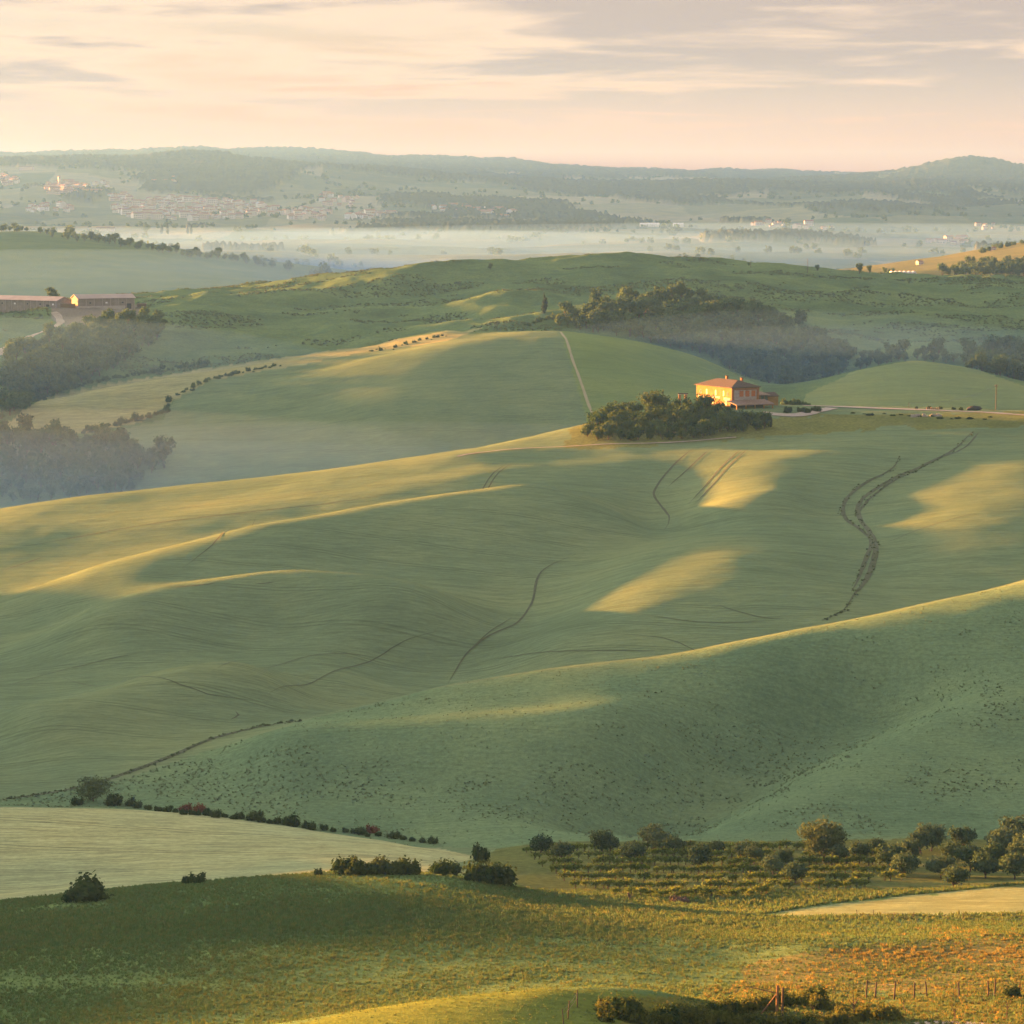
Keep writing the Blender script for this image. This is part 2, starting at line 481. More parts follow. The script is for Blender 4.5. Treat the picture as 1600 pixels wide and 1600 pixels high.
def plan_folds():
    base = [
        ([(-80, 992), (0, 970), (200, 917), (400, 864), (600, 828), (800, 798), (960, 785), (1060, 780)], 8.0, 42, 17, 560, 1000),
        ([(40, 1045), (250, 985), (450, 957), (600, 968), (720, 1010)], 10.5, 28, 20, 560, 1000),
        ([(780, 905), (880, 876), (1000, 848), (1110, 834), (1200, 820)], 1.2, 30, 24, 620, 1000),
        ([(760, 1025), (900, 945), (1050, 902), (1170, 880), (1260, 868)], 1.8, 26, 22, 620, 1000),
        ([(1060, 805), (1150, 786), (1215, 778), (1290, 776)], 2.6, 20, 24, 620, 1000),
        ([(1400, 905), (1500, 850), (1600, 795), (1700, 760)], 1.0, 22, 30, 620, 1100),
        ([(1290, 968), (1335, 930), (1365, 860), (1315, 800), (1335, 765), (1420, 720), (1520, 680)], -2.6, 20, 20, 620, 1100),
        ([(150, 1120), (330, 1090), (480, 1062), (620, 1055)], 3.0, 24, 22, 560, 900),
        ([(100, 850), (330, 812), (560, 775), (760, 745), (900, 735)], 1.6, 16, 26, 700, 1000),
        ([(-60, 1175), (150, 1142), (350, 1112), (500, 1085)], 8.0, 22, 22, 540, 700),
        ([(1085, 700), (1022, 768), (1045, 812), (900, 866), (840, 900), (830, 950), (735, 1012), (690, 1075)], -4.5, 20, 20, 600, 1000),
        # bean slope
        ([(300, 1215), (480, 1190), (740, 1168), (940, 1150), (1100, 1165)], 6.0, 20, 14, 470, 660),
        ([(880, 1300), (1000, 1250), (1180, 1150), (1330, 1078), (1420, 1040), (1500, 1000)], -14.0, 17, 17, 470, 660),
        ([(960, 1290), (1080, 1225), (1250, 1140), (1420, 1065), (1560, 1020)], 4.2, 26, 16, 470, 660),
        # field across the valley
        ([(560, 560), (640, 600), (655, 660), (650, 720)], 7.0, 40, 60, 1150, 1700),
        ([(880, 525), (910, 580), (930, 640)], 3.0, 30, 36, 1150, 1700),
        # second ridge
        ([(700, 500), (790, 478), (860, 462), (930, 458)], 4.0, 22, 34, 1550, 1980),
        ([(560, 446), (660, 440), (760, 428), (850, 420)], 3.0, 20, 30, 1650, 1980),
        ([(880, 440), (1000, 430), (1150, 432)], 3.0, 24, 34, 1650, 1990),
        ([(1230, 452), (1320, 478), (1430, 520)], 3.5, 26, 40, 1550, 1990),
        ([(1400, 520), (1490, 480), (1530, 458), (1600, 470)], 3.5, 26, 36, 1550, 1990),
        ([(480, 452), (560, 438), (700, 428), (860, 413), (980, 404), (1080, 408)], 6.5, 20, 36, 1750, 2040),
        ([(-60, 815), (100, 790), (300, 768), (520, 746), (700, 720), (850, 695)], 2.5, 22, 34, 900, 1020),
        # foreground
        ([(1140, 1500), (1250, 1480), (1480, 1474), (1640, 1462)], 0.8, 9, 16, 290, 380),
    ]
    for px, h, wf, wb, a, b in base:
        pts = np.array([hit(u, v, a, b)[:2] for (u, v) in px])
        _new.append((pts, h, wf, wb))


plan_folds()
FOLDS.extend(_new)
# unseen ridges added beyond the left edge to keep low sun off the slopes
FOLDS.append((np.array([(-300.0, 560), (-350, 700), (-410, 860), (-440, 960), (-470, 1040)]), 30.0, 70, 70))
FOLDS.append((np.array([(-195.0, 290), (-205, 380), (-205, 470), (-215, 540), (-235, 620)]), 27.0, 44, 44))
bake_folds()


# ------------------------------------------------------------------ materials
MATS = {}


def new_mat(name):
    m = bpy.data.materials.new(name)
    m.use_nodes = True
    m.node_tree.nodes.clear()
    return m, m.node_tree


def ground_material():
    m, t = new_mat('crop_ground')
    at = N(t, 'ShaderNodeAttribute', attribute_name='crop')
    tx = N(t, 'ShaderNodeAttribute', attribute_name='tex')     # r streaks, g mottling, b grain
    sx = N(t, 'ShaderNodeSeparateColor'); L(t, tx.outputs['Color'], sx.inputs[0])
    tc = N(t, 'ShaderNodeTexCoord')
    wp = N(t, 'ShaderNodeTexNoise', i_Scale=0.012, i_Detail=2.0)
    L(t, tc.outputs['Object'], wp.inputs['Vector'])
    off = N(t, 'ShaderNodeVectorMath', operation='SCALE'); off.inputs['Scale'].default_value = 18.0
    L(t, wp.outputs['Color'], off.inputs[0])
    ad = N(t, 'ShaderNodeVectorMath', operation='ADD')
    L(t, tc.outputs['Object'], ad.inputs[0]); L(t, off.outputs[0], ad.inputs[1])
    mp = N(t, 'ShaderNodeMapping')
    mp.inputs['Scale'].default_value = (0.035, 0.30, 0.0)
    mp.inputs['Rotation'].default_value = (0, 0, rad(-9))
    L(t, ad.outputs[0], mp.inputs[0])
    st = N(t, 'ShaderNodeTexNoise', i_Scale=1.0, i_Detail=5.0, i_Roughness=0.62)
    L(t, mp.outputs[0], st.inputs['Vector'])
    mp2 = N(t, 'ShaderNodeMapping')
    mp2.inputs['Scale'].default_value = (0.16, 1.3, 0.0)
    mp2.inputs['Rotation'].default_value = (0, 0, rad(6))
    L(t, ad.outputs[0], mp2.inputs[0])
    s2 = N(t, 'ShaderNodeTexNoise', i_Scale=1.0, i_Detail=4.0, i_Roughness=0.7)
    L(t, mp2.outputs[0], s2.inputs['Vector'])
    mo = N(t, 'ShaderNodeTexNoise', i_Scale=0.021, i_Detail=5.0, i_Roughness=0.6)
    L(t, tc.outputs['Object'], mo.inputs['Vector'])
    gr = N(t, 'ShaderNodeTexNoise', i_Scale=0.9, i_Detail=3.0, i_Roughness=0.7)
    L(t, tc.outputs['Object'], gr.inputs['Vector'])

    def vary(src, amt, k):
        v = mathn(t, 'SUBTRACT', src, 0.5)
        return mathn(t, 'ADD', mathn(t, 'MULTIPLY', mathn(t, 'MULTIPLY', v, amt), k), 1.0)
    f = mathn(t, 'MULTIPLY', mathn(t, 'MULTIPLY', vary(st.outputs[0], sx.outputs[0], 0.65), vary(s2.outputs[0], sx.outputs[0], 1.35)), vary(mo.outputs[0], sx.outputs[1], 1.7))
    f = mathn(t, 'MULTIPLY', f, vary(gr.outputs[0], sx.outputs[2], 1.8))
    sp2 = N(t, 'ShaderNodeSeparateXYZ'); L(t, ad.outputs[0], sp2.inputs[0])
    fr = mathn(t, 'FRACT', mathn(t, 'DIVIDE', mathn(t, 'ADD', sp2.outputs[1], mathn(t, 'MULTIPLY', sp2.outputs[0], 0.22)), 17.0))
    ln_ = mathn(t, 'LESS_THAN', mathn(t, 'ABSOLUTE', mathn(t, 'SUBTRACT', mathn(t, 'ABSOLUTE', mathn(t, 'SUBTRACT', fr, 0.5)), 0.05)), 0.018)
    f = mathn(t, 'MULTIPLY', f, mathn(t, 'SUBTRACT', 1.0, mathn(t, 'MULTIPLY', mathn(t, 'MULTIPLY', ln_, sx.outputs[0]), 0.22)))
    col = N(t, 'ShaderNodeVectorMath', operation='SCALE')
    L(t, at.outputs['Color'], col.inputs[0]); L(t, f, col.inputs['Scale'])
    # warm/cool drift of the crop
    drift = mixc(t, mathn(t, 'MULTIPLY', mathn(t, 'SUBTRACT', mo.outputs[0], 0.42), 2.2, True), (0.93, 1.03, 1.06), (1.10, 0.99, 0.84))
    col2 = mixc(t, 1.0, col.outputs[0], drift, 'MULTIPLY')
    # blades: normals thrown about at a scale far below a pixel
    fn = N(t, 'ShaderNodeTexNoise', i_Scale=9.0, i_Detail=2.0, i_Roughness=0.8)
    L(t, tc.outputs['Object'], fn.inputs['Vector'])
    sb = N(t, 'ShaderNodeVectorMath', operation='SUBTRACT'); sb.inputs[1].default_value = (0.5, 0.5, 0.5)
    L(t, fn.outputs['Color'], sb.inputs[0])
    sc = N(t, 'ShaderNodeVectorMath', operation='SCALE'); sc.inputs['Scale'].default_value = 3.2
    L(t, sb.outputs[0], sc.inputs[0])
    geo = N(t, 'ShaderNodeNewGeometry')
    an = N(t, 'ShaderNodeVectorMath', operation='ADD')
    L(t, geo.outputs['Normal'], an.inputs[0]); L(t, sc.outputs[0], an.inputs[1])
    nn = N(t, 'ShaderNodeVectorMath', operation='NORMALIZE'); L(t, an.outputs[0], nn.inputs[0])
    bs = N(t, 'ShaderNodeBsdfDiffuse')
    L(t, col2, bs.inputs['Color']); L(t, nn.outputs[0], bs.inputs['Normal'])
    out = N(t, 'ShaderNodeOutputMaterial')
    L(t, bs.outputs[0], out.inputs[0])
    return m


MATS['ground'] = ground_material()


def in_poly(u, v, poly):
    inside = np.zeros(u.shape, bool)
    n = len(poly)
    for i in range(n):
        x0, y0 = poly[i]
        x1, y1 = poly[(i + 1) % n]
        if y0 == y1:
            continue
        c = ((y0 > v) != (y1 > v)) & (u < (x1 - x0) * (v - y0) / (y1 - y0) + x0)
        inside ^= c
    return inside


# fields: (polygon of columns and rows, nearest and farthest distance, albedo, streak / mottle / grain)
WHEAT, BARLEY, BEAN = (0.158, 0.220, 0.116), (0.33, 0.37, 0.195), (0.135, 0.212, 0.112)
FIELDS = [
    # foreground
    ([(-900, 1800), (-900, 1365), (2500, 1365), (2500, 1800)], 0, 430, (0.13, 0.20, 0.075), (0.25, 0.7, 0.5)),
    ([(380, 1700), (470, 1600), (560, 1578), (700, 1556), (850, 1544), (980, 1549), (1060, 1562), (1000, 1700)], 200, 268, (0.15, 0.19, 0.045), (0.3, 0.6, 0.5)),
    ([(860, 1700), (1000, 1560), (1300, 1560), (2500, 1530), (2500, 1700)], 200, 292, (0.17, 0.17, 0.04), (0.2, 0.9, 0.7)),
    ([(1140, 1545), (1180, 1500), (1300, 1476), (1700, 1445), (2500, 1430), (2500, 1550), (1300, 1552)], 280, 352, (0.19, 0.185, 0.065), (0.3, 0.9, 0.6)),  # dry grass, with the low sun's orange also put into the ochre
    ([(1160, 1434), (1300, 1412), (1420, 1399), (1600, 1382), (2500, 1360), (2500, 1430), (1600, 1428), (1300, 1432)], 360, 425, (0.22, 0.27, 0.13), (1.0, 0.4, 0.3)),
    ([(-900, 1450), (-10, 1424), (120, 1403), (250, 1386), (530, 1362), (650, 1365), (748, 1340), (600, 1309), (450, 1288), (300, 1268), (150, 1257), (-900, 1257)], 402, 505, BARLEY, (1.3, 0.4, 0.4)),
    ([(740, 1340), (820, 1312), (2500, 1300), (2500, 1380), (1500, 1390), (1300, 1402), (1000, 1408), (840, 1398)], 396, 496, (0.115, 0.14, 0.05), (0.2, 0.9, 0.8)),
    # bean slope
    ([(-900, 1262), (0, 1252), (180, 1222), (330, 1172), (470, 1128), (700, 1071), (860, 1047), (1040, 1026), (1250, 986), (1400, 956), (1600, 909), (2500, 650), (2500, 1320), (820, 1325), (600, 1325), (0, 1275)], 490, 760, BEAN, (0.35, 0.7, 0.55)),
    # big hill
    ([(880, 700), (900, 660), (2500, 620), (2500, 668), (1400, 668), (1200, 685), (1000, 697)], 985, 1100, (0.16, 0.18, 0.06), (0.2, 0.9, 0.8)),
    # beyond the valley
    ([(-300, 800), (-300, 700), (0, 690), (150, 684), (255, 655), (275, 620), (330, 592), (440, 574), (580, 547), (700, 526), (820, 514), (875, 518), (930, 660), (900, 800)], 1180, 1520, (0.15, 0.21, 0.11), (0.7, 0.6, 0.2)),
    ([(875, 518), (900, 518), (1000, 533), (1100, 558), (1190, 605), (1190, 700), (930, 700)], 1180, 1520, (0.165, 0.235, 0.085), (0.5, 0.4, 0.2)),
    ([(-5, 690), (10, 660), (60, 626), (150, 603), (300, 579), (480, 553), (700, 517), (760, 512), (700, 532), (580, 549), (440, 575), (330, 594), (275, 622), (220, 660), (130, 676)], 1330, 1600, (0.30, 0.30, 0.14), (1.0, 0.4, 0.2)),
    ([(1250, 650), (1260, 616), (1340, 578), (1430, 562), (1520, 575), (1600, 603), (1700, 640)], 1270, 1440, (0.20, 0.255, 0.105), (0.6, 0.3, 0.2)),
    ([(80, 497), (80, 478), (230, 474), (215, 492), (140, 506), (95, 508)], 1650, 1800, (0.21, 0.185, 0.155), (0.1, 0.5, 0.5)),
]


def land_colour(x, y, z):
    u, v = project(x, y, z)
    n = len(x)
    col = np.empty((n, 3)); tex = np.empty((n, 3))
    col[:] = WHEAT; tex[:] = (0.8, 0.45, 0.15)
    m = (y > 1100) & (y < 2250)
    col[m] = (0.112, 0.175, 0.075); tex[m] = (0.55, 0.9, 0.6)
    # field pattern of the far valley: irregular strips
    far = y > 2250
    jx = x + 160 * fbm(x / 700, y / 900, 2)
    jy = y + 300 * fbm(x / 600 + 7, y / 900 + 3, 2)
    cell = _tab[np.floor(jx / 260).astype(int) & 255, np.floor(jy / 420).astype(int) & 255]
    pal = np.array([(0.15, 0.18, 0.12), (0.25, 0.26, 0.18), (0.11, 0.14, 0.10), (0.19, 0.21, 0.14), (0.29, 0.28, 0.21), (0.13, 0.17, 0.12)])
    fc = pal[(cell * 5.99).astype(int)]
    col[far] = fc[far]; tex[far] = (0.2, 0.4, 0.0)
    wood = (fbm(x / 420 + 31, y / 800 + 12, 4) + np.clip((y - 6700) / 2600, 0, 1.0) * 0.62) > 0.22
    wood &= y > 4300
    col[wood] = (0.05, 0.07, 0.054); tex[wood] = (0.1, 0.8, 0.0)
    sp = (y > 2500) & (y < 3700) & (u < 700)
    col[sp] = (0.13, 0.185, 0.085)
    sp = (y > 2280) & (y < 3300) & (u > 1330)
    col[sp] = (0.15, 0.165, 0.075)
    wu, wv = fbm(x / 9, y / 9, 3) * 26, fbm(x / 9 + 40, y / 9, 3) * 16
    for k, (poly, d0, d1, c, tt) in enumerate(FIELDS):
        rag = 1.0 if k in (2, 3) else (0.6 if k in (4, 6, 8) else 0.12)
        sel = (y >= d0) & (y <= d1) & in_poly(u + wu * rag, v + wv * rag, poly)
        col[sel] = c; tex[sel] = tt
    return col, tex


def mesh_from(name, verts, faces, mats, smooth=True, mat_idx=None):
    me = bpy.data.meshes.new(name)
    verts = np.asarray(verts, np.float32)
    me.vertices.add(len(verts))
    me.vertices.foreach_set('co', verts.ravel())
    if isinstance(faces, np.ndarray):
        nf, k = faces.shape
        flat = faces.astype(np.int32).ravel()
        starts = np.arange(nf, dtype=np.int32) * k
    else:
        nf = len(faces)
        flat = np.array([i for f in faces for i in f], np.int32)
        ln = np.array([len(f) for f in faces], np.int32)
        starts = np.r_[0, np.cumsum(ln)[:-1]].astype(np.int32)
    me.loops.add(len(flat))
    me.loops.foreach_set('vertex_index', flat)
    me.polygons.add(nf)
    me.polygons.foreach_set('loop_start', starts)
    for mt in mats:
        me.materials.append(mt)
    if mat_idx is not None:
        me.polygons.foreach_set('material_index', np.asarray(mat_idx, np.int32))
    me.polygons.foreach_set('use_smooth', np.full(nf, smooth))
    me.update(calc_edges=True)
    return me


def tag(o, label=None, cat=None, group=None, kind=None):
    for k, s in (('label', label), ('category', cat), ('group', group), ('kind', kind)):
        if s:
            o[k] = s
    return o


def link(name, me, parent=None, loc=None, rz=0.0, scale=None):
    o = bpy.data.objects.new(name, me)
    COL.objects.link(o)
    if parent is not None:
        o.parent = parent
    if loc is not None:
        o.location = loc
    if rz:
        o.rotation_euler = (0, 0, rz)
    if scale is not None:
        o.scale = scale if isinstance(scale, (tuple, list)) else (scale,) * 3
    return o


def build_terrain():
    xs = np.r_[-np.geomspace(1.25, 0.205, 34), np.linspace(-0.2, 0.2, 620), np.geomspace(0.205, 1.25, 34)]
    ds = np.r_[np.geomspace(4, 215, 26)[:-1], np.exp(np.arange(math.log(215), math.log(1150), 0.0034)),
               np.exp(np.arange(math.log(1150), math.log(1260), 0.008)),
               np.exp(np.arange(math.log(1260), math.log(2050), 0.0032)), np.exp(np.arange(math.log(2052), math.log(14300), 0.0068))]
    nx, nd = len(xs), len(ds)
    X, D = np.meshgrid(xs, ds, indexing='ij')
    x, y = (X * D).ravel(), D.ravel()
    z = height(x, y)
    # canopy of far woods
    col, tex = land_colour(x, y, z)
    wd = (y > 4300) & (col[:, 0] < 0.055)
    z = z + np.where(wd, 6 + 9 * (rng.random(len(z))), 0)
    # behind the last ridge the ground must not end in view
    idx = np.arange(nx * nd).reshape(nx, nd)
    cut = {'foreground_field': (0, 1), 'bean_slope': (1, 2), 'smooth_hill': (2, 3), 'opposite_hill': (3, 4), 'valley_floor': (4, 5), 'distant_hills': (5, 6)}
    u_nodes = np.array([-0.19, -0.11, 0.0, 0.09, 0.19])
    b1 = np.interp(xs, u_nodes, [521, 508, 497, 497, 497])
    b2 = np.interp(xs, [-0.19, -0.14, -0.08, 0.0, 0.09, 0.19], [548, 552, 612, 640, 655, 690])
    bounds = [np.zeros(nx), b1, b2, np.full(nx, 1150.0), np.full(nx, 2200.0), np.full(nx, 6600.0), np.full(nx, 1e9)]
    fmid = 0.5 * (D[:-1, :-1] + D[1:, 1:])
    V = np.stack([x, y, z], 1)
    quad = np.stack([idx[:-1, :-1], idx[1:, :-1], idx[1:, 1:], idx[:-1, 1:]], -1)
    for name, (a, b) in cut.items():
        m = (fmid >= bounds[a][:-1, None]) & (fmid < bounds[b][:-1, None])
        q = quad[m]
        used, inv = np.unique(q, return_inverse=True)
        me = mesh_from(name, V[used], inv.reshape(q.shape), [MATS['ground']])
        ca = me.attributes.new('crop', 'FLOAT_COLOR', 'POINT')
        ca.data.foreach_set('color', np.c_[col[used], np.ones(len(used))].astype(np.float32).ravel())
        ta = me.attributes.new('tex', 'FLOAT_COLOR', 'POINT')
        ta.data.foreach_set('color', np.c_[tex[used], np.ones(len(used))].astype(np.float32).ravel())
        tag(link(name, me), kind='structure')


build_terrain()


def build_haze():
    m, t = new_mat('haze_air')
    pv = N(t, 'ShaderNodeVolumePrincipled')
    pv.inputs['Color'].default_value = (0.11, 0.295, 0.77, 1)
    pv.inputs['Density'].default_value = 5.6e-5
    pv.inputs['Anisotropy'].default_value = 0.25
    out = N(t, 'ShaderNodeOutputMaterial')
    L(t, pv.outputs[0], out.inputs['Volume'])
    v = [(sx, sy, sz) for sx in (-21000, 21000) for sy in (-60, 14400) for sz in (-190, 350)]
    f = [(0, 1, 3, 2), (4, 6, 7, 5), (0, 4, 5, 1), (2, 3, 7, 6), (0, 2, 6, 4), (1, 5, 7, 3)]
    o = link('haze', mesh_from('haze', v, f, [m], smooth=False))
    tag(o, 'thin pale morning haze filling the air over the hills', 'haze', kind='stuff')



def build_mist(name, cen, r, dens, label, tint=(0.20, 0.465, 1.0, 1)):
    m, t = new_mat(name + '_air')
    pv = N(t, 'ShaderNodeVolumePrincipled')
    pv.inputs['Color'].default_value = tint
    pv.inputs['Density'].default_value = dens
    pv.inputs['Anisotropy'].default_value = 0.2
    out = N(t, 'ShaderNodeOutputMaterial')
    L(t, pv.outputs[0], out.inputs['Volume'])
    nu, nv = 40, 16
    V = [(0, 0, r[2])] + [(r[0] * math.sin(math.pi * j / nv) * math.cos(2 * math.pi * i / nu), r[1] * math.sin(math.pi * j / nv) * math.sin(2 * math.pi * i / nu), r[2] * math.cos(math.pi * j / nv)) for j in range(1, nv) for i in range(nu)] + [(0, 0, -r[2])]
    F = [(0, 1 + i, 1 + (i + 1) % nu) for i in range(nu)]
    for j in range(nv - 2):
        for i in range(nu):
            a, b = 1 + j * nu + i, 1 + j * nu + (i + 1) % nu
            F.append((a, a + nu, b + nu, b))
    e = len(V) - 1
    F += [(e, 1 + (nv - 2) * nu + (i + 1) % nu, 1 + (nv - 2) * nu + i) for i in range(nu)]
    o = link(name, mesh_from(name, V, F, [m], smooth=False), loc=cen)
    tag(o, label, 'mist', kind='stuff')


build_haze()
build_mist('valley_mist', (-420, 2750, 0), (760, 560, 72), 3.0e-4, 'pale mist drifting round the left spur')
build_mist('valley_mist', (-250, 2900, 0), (900, 700, 60), 3.0e-4, 'pale mist drifting round the left spur')
build_mist('valley_mist', (190, 1470, 0), (270, 210, 56), 3.5e-4, 'faint bluish mist in the wooded hollow behind the farmhouse')
build_mist('valley_mist', (150, 1520, 0), (220, 190, 62), 4.0e-4, 'faint bluish mist in the wooded hollow behind the farmhouse')
build_mist('valley_mist', (-270, 1530, 0), (230, 210, 58), 5.0e-4, 'faint bluish mist along the wood below the farm sheds')
_rm = np.random.default_rng(5)
for cx, cy, top, rx, ry in ((-230, 1190, 8, 210, 150), (-140, 1215, 16, 330, 190), (-60, 1225, 24, 430, 200), (-190, 1235, 30, 260, 150), (60, 1230, 12, 240, 120), (-250, 1260, 20, 150, 120)):
    build_mist('valley_mist', (cx, cy, -36), (rx, ry, top + 36), 4.4e-4, 'soft bank of mist in the hollow behind the smooth hill', (0.50, 0.74, 1.0, 1))
for cx, cy, top, rx, ry in ((-500, 3500, 46, 900, 800), (300, 3900, 52, 1300, 1100), (0, 4700, 66, 2000, 1700), (500, 5000, 78, 1700, 1600), (-500, 4600, 74, 1300, 1500), (700, 3600, 48, 800, 700)):
    build_mist('valley_mist', (cx, cy, 0), (rx, ry, top), 2.0e-4, 'broad white mist lying over the far valley floor')
for o in list(COL.objects):
    if o.name.startswith('valley_mist'):
        o['group'] = 'mist in the hollow' if o.location.y < 1400 else 'mist behind the farmhouse' if o.location.y < 2000 else ('mist round the spur' if o.location.x < -240 and o.location.y < 3000 else 'mist over the far valley')

# ------------------------------------------------------------------ more materials


def foliage_mat(name, c1, c2, trans=0.25, scale=0.6):
    m, t = new_mat(name)
    oi = N(t, 'ShaderNodeObjectInfo')
    tc = N(t, 'ShaderNodeTexCoord')
    no = N(t, 'ShaderNodeTexNoise', i_Scale=scale, i_Detail=3.0, i_Roughness=0.7)
    L(t, tc.outputs['Object'], no.inputs['Vector'])
    f = mathn(t, 'ADD', mathn(t, 'MULTIPLY', mathn(t, 'SUBTRACT', no.outputs[0], 0.5), 2.6), mathn(t, 'ADD', mathn(t, 'MULTIPLY', mathn(t, 'SUBTRACT', oi.outputs['Random'], 0.5), 0.9), 0.5), True)
    col = mixc(t, f, c1, c2)
    d = N(t, 'ShaderNodeBsdfDiffuse'); L(t, col, d.inputs[0])
    tr = N(t, 'ShaderNodeBsdfTranslucent'); L(t, col, tr.inputs[0])
    mx = N(t, 'ShaderNodeMixShader', i_0=trans)
    L(t, d.outputs[0], mx.inputs[1]); L(t, tr.outputs[0], mx.inputs[2])
    out = N(t, 'ShaderNodeOutputMaterial'); L(t, mx.outputs[0], out.inputs[0])
    MATS[name] = m
    return m


def plain_mat(name, c1, c2=None, scale=1.0, rough=0.9, bump=0.0, stretch=None, metal=0.0):
    m, t = new_mat(name)
    p = N(t, 'ShaderNodeBsdfPrincipled', i_Roughness=rough, i_Metallic=metal)
    p.inputs['Specular IOR Level'].default_value = 0.25
    tc = N(t, 'ShaderNodeTexCoord')
    no = N(t, 'ShaderNodeTexNoise', i_Scale=scale, i_Detail=5.0, i_Roughness=0.65)
    if stretch:
        mp = N(t, 'ShaderNodeMapping'); mp.inputs['Scale'].default_value = stretch
        L(t, tc.outputs['Object'], mp.inputs[0]); L(t, mp.outputs[0], no.inputs['Vector'])
    else:
        L(t, tc.outputs['Object'], no.inputs['Vector'])
    c2 = c2 or tuple(min(1, c * 1.5) for c in c1)
    f = mathn(t, 'MULTIPLY', mathn(t, 'SUBTRACT', no.outputs[0], 0.3), 2.5, True)
    L(t, mixc(t, f, c1, c2), p.inputs['Base Color'])
    if bump:
        b = N(t, 'ShaderNodeBump', i_Strength=bump, i_Distance=0.1)
        L(t, no.outputs[0], b.inputs['Height']); L(t, b.outputs[0], p.inputs['Normal'])
    out = N(t, 'ShaderNodeOutputMaterial'); L(t, p.outputs[0], out.inputs[0])
    MATS[name] = m
    return m


foliage_mat('wood_leaf', (0.048, 0.098, 0.044), (0.095, 0.155, 0.07))
foliage_mat('thicket_leaf', (0.032, 0.076, 0.024), (0.082, 0.125, 0.045))
foliage_mat('hedge_leaf', (0.024, 0.056, 0.018), (0.058, 0.090, 0.030), scale=1.5)
foliage_mat('olive_leaf', (0.046, 0.090, 0.048), (0.085, 0.140, 0.075), scale=1.2)
foliage_mat('grey_leaf', (0.060, 0.100, 0.045), (0.11, 0.155, 0.068), scale=1.2)
foliage_mat('vine_leaf', (0.085, 0.15, 0.035), (0.165, 0.225, 0.05), trans=0.45, scale=2.0)
foliage_mat('red_leaf', (0.13, 0.055, 0.035), (0.22, 0.10, 0.05), scale=1.5)
foliage_mat('cypress_leaf', (0.018, 0.032, 0.018), (0.04, 0.055, 0.028), trans=0.1)
foliage_mat('weed_leaf', (0.10, 0.155, 0.048), (0.165, 0.20, 0.07), trans=0.35, scale=1.6)
foliage_mat('scrub_leaf', (0.042, 0.075, 0.02), (0.125, 0.14, 0.035), trans=0.35, scale=1.6)
foliage_mat('dry_leaf', (0.22, 0.18, 0.05), (0.42, 0.30, 0.07), trans=0.4, scale=2.0)
foliage_mat('grass_leaf', (0.085, 0.165, 0.052), (0.15, 0.225, 0.085), trans=0.4, scale=2.0)
foliage_mat('gold_leaf', (0.17, 0.16, 0.05), (0.27, 0.22, 0.06), trans=0.45, scale=2.0)  # dry straw tone that also carries painted golden sunlight
foliage_mat('bean_leaf', (0.14, 0.22, 0.118), (0.20, 0.275, 0.155), trans=0.3, scale=2.0)
foliage_mat('bean_dark', (0.085, 0.13, 0.065), (0.14, 0.19, 0.10), trans=0.25, scale=2.0)
plain_mat('bark', (0.06, 0.045, 0.032), (0.13, 0.105, 0.08), 6.0, 1.0, 0.4)
plain_mat('post_wood', (0.06, 0.048, 0.036), (0.13, 0.105, 0.075), 8.0, 0.9, 0.3, (1, 1, 0.2))
plain_mat('orange_wood', (0.15, 0.09, 0.045), (0.23, 0.145, 0.075), 6.0)
plain_mat('wire', (0.12, 0.12, 0.12), None, 1.0, 0.5, metal=0.6)
plain_mat('gravel_road', (0.30, 0.275, 0.235), (0.42, 0.39, 0.34), 0.6)
plain_mat('dirt_road', (0.27, 0.235, 0.19), (0.42, 0.38, 0.31), 0.3)
plain_mat('trampled_crop', (0.045, 0.070, 0.035), (0.085, 0.11, 0.055), 0.5)
plain_mat('pale_track', (0.26, 0.27, 0.16), (0.34, 0.33, 0.2), 0.4)
plain_mat('ochre_plaster', (0.21, 0.12, 0.028), (0.30, 0.19, 0.06), 0.55, 0.95, 0.2)
plain_mat('grey_plaster', (0.24, 0.22, 0.20), (0.50, 0.47, 0.43), 0.9, 0.95, 0.2)
plain_mat('brick', (0.24, 0.115, 0.045), (0.34, 0.18, 0.08), 2.2, 0.95, 0.3)
plain_mat('roof_tile', (0.05, 0.043, 0.038), (0.11, 0.082, 0.065), 1.6, 0.9, 0.4, (3, 0.8, 1))
plain_mat('pale_tile', (0.17, 0.125, 0.10), (0.28, 0.21, 0.17), 1.2, 0.9)
plain_mat('shutter_wood', (0.36, 0.12, 0.04), (0.46, 0.18, 0.07), 3.0)
plain_mat('dark_opening', (0.012, 0.012, 0.013), (0.03, 0.03, 0.03), 2.0, 0.4)
plain_mat('window_glass', (0.05, 0.07, 0.06), (0.10, 0.14, 0.11), 1.0, 0.15)
plain_mat('concrete', (0.30, 0.275, 0.25), (0.42, 0.39, 0.36), 0.8)
plain_mat('white_wall', (0.36, 0.33, 0.29), (0.46, 0.43, 0.39), 0.5)
plain_mat('shed_wall', (0.20, 0.165, 0.14), (0.30, 0.26, 0.23), 0.35)
plain_mat('shed_roof', (0.36, 0.30, 0.27), (0.46, 0.40, 0.37), 0.2, 0.7)
plain_mat('house_cream', (0.66, 0.60, 0.54), (0.76, 0.70, 0.64), 0.05)
plain_mat('house_pink', (0.60, 0.47, 0.41), (0.70, 0.56, 0.49), 0.05)
plain_mat('house_white', (0.78, 0.77, 0.76), (0.84, 0.83, 0.82), 0.05)
plain_mat('house_roof', (0.24, 0.125, 0.085), (0.34, 0.19, 0.13), 0.05)
plain_mat('stone', (0.26, 0.24, 0.21), (0.48, 0.45, 0.41), 1.5, 0.95, 0.4)
plain_mat('tarp', (0.012, 0.012, 0.014), (0.03, 0.03, 0.033), 1.0, 0.6)

# ------------------------------------------------------------------ shape builders


